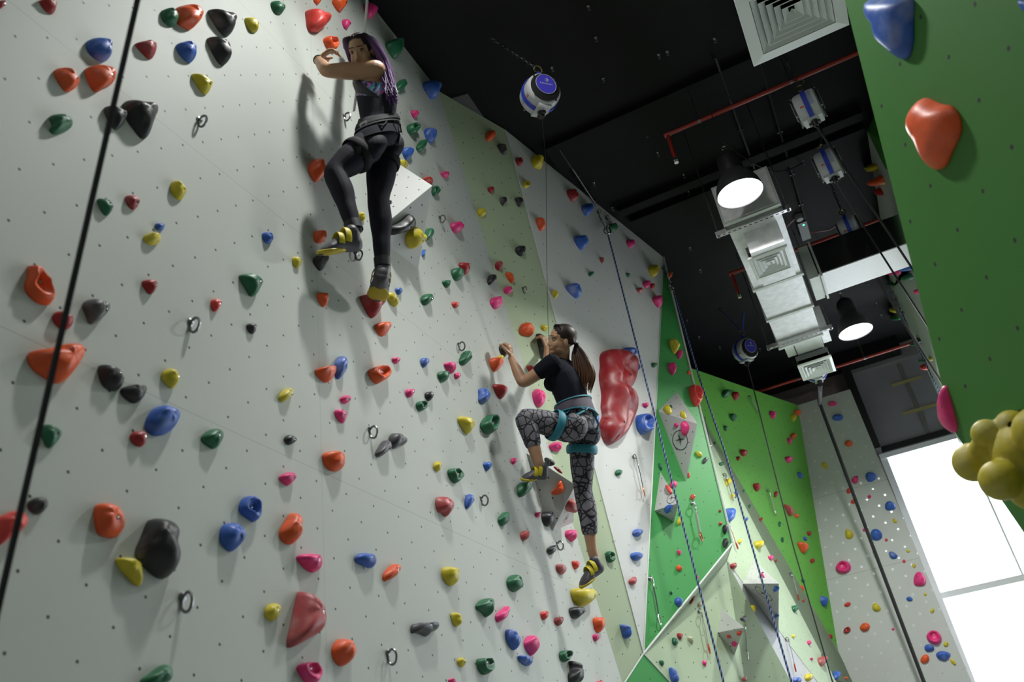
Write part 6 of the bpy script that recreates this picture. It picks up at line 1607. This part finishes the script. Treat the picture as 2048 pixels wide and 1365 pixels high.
# hair: dark at the roots, purple from the crown down to the tips
rnd = random.Random(11); locks = []
for i in range(300):
    a = rnd.uniform(-1, 1); b_ = rnd.uniform(0, 1); sd = 1 if a > 0 else -1
    rt = hc + hs * (u * (.100 - .022 * abs(a) * b_) + l * .056 * a + f * (.050 - .11 * b_))
    side = hc + hs * (l * sd * (.082 + .008 * rnd.random()) + u * rnd.uniform(-.01, .05) + f * (-.03 - .07 * b_ + .03 * (b_ < .3)))
    if sd > 0 or b_ > .45:      # the mass that falls over the left shoulder and back
        m1 = J((758 + 30 * rnd.random(), 110 + 12 * rnd.random()), 5.10 + .12 * rnd.random()); m2 = J((774 + 19 * rnd.uniform(-1, 1), 155), 5.00 + .10 * rnd.random()); e = J((784 + 13 * rnd.uniform(-1, 1), 182 + 28 * rnd.random()), 4.92 + .06 * rnd.random())
        if rnd.random() < .3: side = hc - f * .11 * hs + u * rnd.uniform(-.02, .06) + l * .05 * a
        locks.append(([rt, rt * .5 + side * .5 + (u * .03 + l * sd * .02), side, m1, m2, e], .0058))
    else:
        e = hc + l * (-.070) + f * rnd.uniform(-.02, .035) - u * rnd.uniform(.12, .20)
        locks.append(([rt, rt * .5 + side * .5 + (u * .03 - l * .03), side, e], .0060))
M_h1 = hair_mat('dark_to_purple_hair', (.018, .010, .014), (.17, .08, .23), .10, .42)
hair_mesh('hair', locks, M_h1, root, base=(hc + hs * (u * .036 - f * .022), (f, l, u), (.098 * hs, .081 * hs, .086 * hs)))
webbing([onx((745, -330), -1.35), onx((738, -60), -1.60), onx((733, 20), -1.68), onx((727, 90), -1.78), onx((716, 160), -1.86), onx((708, 222), -1.86)], 'pale belay webbing running up from the upper climber', .010, mat('pale_webbing', (.55, .55, .56), rough=.6))

# ---------------------------------------------------------------- lower climber
hipc = J((1152, 848), 5.98); root = empty('person', hipc)
setp(root, 'smiling lower climber with brown ponytail, dark t-shirt, patterned leggings and teal harness', 'person')
rhp = pl((1088, 676), *off(P2, .05))
sc = 1.07
j = dict(lsh=J((1104, 727), 5.97), lel=J((1046, 768), 5.99), lwr=J((1023, 717), 6.10), rsh=J((1122, 722), 6.30), rel=J((1098, 742), 6.42), rwr=J((1094, 697), np.linalg.norm(rhp - CAM) - .06),
         neck=J((1124, 716), 6.12), lhip=J((1136, 858), 5.88), rhip=J((1163, 872), 6.06), lkn=J((1046, 834), 5.74), lan=J((1077, 926), 5.69), rkn=J((1166, 985), 6.02), ran=J((1184, 1100), 5.96))
hc = J((1122, 682), 6.10); f = iv(-.90, .10, .36); u = orth(iv(-.10, 1, .0), f); l = np.cross(u, f); hs = 1.02
top = (j['lsh'] + j['rsh']) / 2; lr = nrm(j['lsh'] - j['rsh']); fr = nrm(np.cross(lr, nrm(top - hipc))); fr = fr if np.dot(fr, IR) < 0 else -fr
lp = nrm(j['lhip'] - j['rhip']); fp = nrm(np.cross(lp, nrm(top - hipc))); fp = fp if np.dot(fp, IR) < 0 else -fp; up = nrm(top - hipc)
TR = spine([(S_(-.15), lp, fp, .13, .11), (S_(-.04), lp, fp, .168, .128), (S_(.12), lp, fp, .160, .118), (S_(.36), nrm(lp + lr), nrm(fp + fr), .132, .100), (S_(.62), lr, fr, .150, .112), (S_(.80), lr, fr, .160, .108), (S_(.95), lr, fr, .150, .080), (S_(1.05), lr, fr, .088, .058)], 4)
mb = MB(); loft(mb, TR); head_shapes(mb, hc, f, u, l, hs); limb(mb, [(S_(.92), .062), (j['neck'], .055), (hc - u * .06 - f * .02, .052)])
arm(mb, j['lsh'], j['lel'], j['lwr'], sc); arm(mb, j['rsh'], j['rel'], j['rwr'], sc)
hand_shapes(mb, j['lwr'], iv(-.15, 1, -.2), iv(-1, .1, -.5), 1, 1.05, curl=.95)
hand_shapes(mb, j['rwr'], iv(-.3, 1, -.1), iv(-.9, .1, -.5), -1, 1.05, curl=.95)
leg(mb, j['lhip'], j['lkn'], j['lan'], sc); leg(mb, j['rhip'], j['rkn'], j['ran'], sc)
lheel = J((1094, 952), 5.72); ltoe = J((1042, 955), 5.665); rheel = J((1205, 1134), 5.98); rtoe = J((1158, 1172), 5.885)
for a, h, t in (('lan', lheel, ltoe), ('ran', rheel, rtoe)): limb(mb, [(j[a], .036), (h * .8 + t * .2, .028), (h * .5 + t * .5, .023)])
fuse('body', mb, skin_mat('light_tan_skin', (.46, .26, .155)), root, .0044, 4)
face_parts(root, hc, f, u, l, hs, (.45, .12, .11), smile=True, brow=.7)
# calf length leggings
mb = MB()
for hp, kn, an, cut in ((j['lhip'], j['lkn'], j['lan'], .56), (j['rhip'], j['rkn'], j['ran'], .66)):
    c = orth(hp + an - 2 * kn, nrm(an - kn)); e = kn * (1 - cut) + an * cut
    limb(mb, [(hp, .098), (hp * .55 + kn * .45, .088), (kn, .066), (kn * .7 + an * .3 + c * .014, .068), (e + c * .006, .058)])
loft(mb, grow(TR[:10], .006))
for hp in (j['lhip'], j['rhip']): ellips(mb, hp - fp * .05, (fp, lp, up), (.095, .09, .10))
fuse('leggings', mb, M_legg, root, .005, 5)
# t-shirt with short sleeves
mb = MB(); loft(mb, grow(TR[7:], .012)); limb(mb, [(j['lsh'], .068), (j['lsh'] * .62 + j['lel'] * .38, .060)]); limb(mb, [(j['rsh'], .068), (j['rsh'] * .62 + j['rel'] * .38, .060)]); limb(mb, [(S_(.97), .075), (S_(1.04), .066)])
for k in (1, -1): ellips(mb, S_(.72) + fr * .088 + lr * .066 * k, (fr, lr, up), (.062, .066, .066))
fuse('t_shirt', mb, M_tee, root, .005, 5)
# teal harness
wc = S_(.16); mb = MB(); shell(mb, grow(TR[7:12], .014), 0, 360, .012, 44); part('harness', mb, M_purp, root); har = [o for o in COL.objects if o.parent == root and o.name.startswith('harness')][-1]
for a_, b_ in ((7, 8), (11, 12)):
    mb = MB(); shell(mb, grow([TR[a_], tuple(x * .6 + y * .4 for x, y in zip(TR[a_], TR[b_]))], .027), 0, 360, .006, 44); part('belt_edge_binding', mb, M_teal, har)
for hp, kn in ((j['lhip'], j['lkn']), (j['rhip'], j['rkn'])):
    d = nrm(kn - hp); mb = MB(); ringloop(mb, hp + d * .10, nrm(d + up * .15), lp, .106, .106, .030, .25); part('leg_loop', mb, M_teal, har)
    mb = MB(); a = hp + d * .09 - fp * .104 + lp * .02; b_ = wc - fp * .125 + (hp - hipc) * .3; mb.tube([a, (a + b_) / 2 - fp * .05, b_], .009, n=6, flat=(.4, lp)); part('riser_strap', mb, M_teal, har)
for t in (190, 240, 290, 340):
    th = math.radians(t); p = wc + lp * .165 * math.cos(th) + fp * .13 * math.sin(th); p2 = wc + lp * .165 * math.cos(th + .55) + fp * .13 * math.sin(th + .55); o_ = nrm(p - wc)
    mb = MB(); mb.tube([p, p + o_ * .012 - up * .03, (p + p2) / 2 + o_ * .03 - up * .06, p2 + o_ * .012 - up * .03, p2], .005, n=7); part('gear_loop', mb, M_teal, har)
shoe(root, lheel, ltoe, iv(.05, 1, .1), SH, s=1.0, lab='grey and yellow climbing shoe on the raised left foot')
shoe(root, rheel, rtoe, iv(-.55, .85, .1), SH, s=1.1, lab='dark grey climbing shoe with yellow toe on the right foot')
# hair drawn back into a long wavy ponytail
rnd = random.Random(5); locks = []; pb = J((1151, 688), 6.13)
for i in range(300):
    a = rnd.uniform(-1, 1); b_ = rnd.random(); th = a * 1.75
    rt = hc + hs * (u * (.110 * math.cos(th) * (1 - .10 * b_) + .0) + l * .072 * math.sin(th) + f * (.062 - .06 * abs(a) ** 1.5 - .06 * b_))
    mid = hc + hs * (u * (.128 * math.cos(th * .9) + .01) + l * .094 * math.sin(th * .9) - f * .06); locks.append(([rt, mid, pb + rnd.uniform(-.01, .01) * u + l * .012 * a], .0036))
hair_mesh('hair', locks, hair_mat('dark_brown_hair', (.020, .011, .008), (.028, .015, .010), 0, 1), root, base=(hc + hs * (u * .040 - f * .022), (f, l, u), (.097 * hs, .081 * hs, .086 * hs)))
locks = []
for i in range(170):
    w = lambda s_: rnd.uniform(-s_, s_); A = pb + l * w(.010) + u * w(.010)
    g_ = w(1); h_ = w(1); q1 = J((1160 + 9 * g_, 700 + w(5)), 6.13 + .03 * h_); q2 = J((1150 + 26 * g_, 722), 6.10 + .07 * h_); q3 = J((1190 + 20 * g_, 748), 6.05 + .07 * h_); q4 = J((1158 + 26 * g_, 768), 6.02 + .04 * h_); e = J((1170 + 13 * g_, 774 + w(14)), 6.0 + w(.02))
    locks.append(([A, q1, q2, q3, q4, e], .0062))
hair_mesh('ponytail', locks, hair_mat('brown_ponytail', (.022, .012, .009), (.13, .055, .025), .15, .9), root)
mb = MB(); ringloop(mb, J((1154, 690), 6.13), iv(1, -.9, 0), IU, .014, .014, .006, .7); part('hair_tie', mb, M_blk, root)
webbing([b1, onz((1092, 330), 6.3) * 0 + J((1092, 330), 6.7), J((1093, 500), 6.45), J((1096, 640), 6.35), J((1098, 700), 6.25), J((1105, 790), 6.12)], 'thin black belay line running up from the lower climber', .006)

# ================================================================ cluster of yellow balls on the near green wall
balls = [((1973, 868), 26, .10), ((1946, 925), 35, .12), ((2001, 961), 36, .15), ((2022, 850), 26, .03), ((2045, 905), 52, .03), ((2062, 975), 40, .05), ((2075, 860), 40, .03)]
cs = []
for q, r, o_ in balls:
    p = pl(q, *off(PR, o_)); cs.append((p, r / FPX * np.linalg.norm(p - CAM) * .97))
c = onR((2045, 905)); mb = MB()
for p, r in cs: ellips(mb, p, (V3(1, 0, 0), V3(0, 1, 0), V3(0, 0, 1)), (r, r, r), 24, 16)
for a, b in ((0, 4), (1, 4), (2, 4), (3, 4), (5, 4), (6, 4), (1, 0), (2, 5)): limb(mb, [(cs[a][0], cs[a][1] * .55), (cs[b][0], cs[b][1] * .6)])
root = empty('climbing_hold', c); setp(root, 'cluster of chalky yellow balls at the right edge on the near green wall', 'climbing hold', 'holds on the near green wall')
fuse('ball_cluster', mb, mat('chalky_yellow', (.50, .41, .03), rough=.55, noise=.1, chalk=.5, ccol=(.55, .55, .45), bump=.3), root, .006, 3)
p, r = cs[3]; d = nrm(CAM - p); mb = MB(); mb.lathe([(.011, -.004), (.011, .004), (0, .002)], p + d * r * .97, d, 14); mb.build('bolt', M_hole, root)
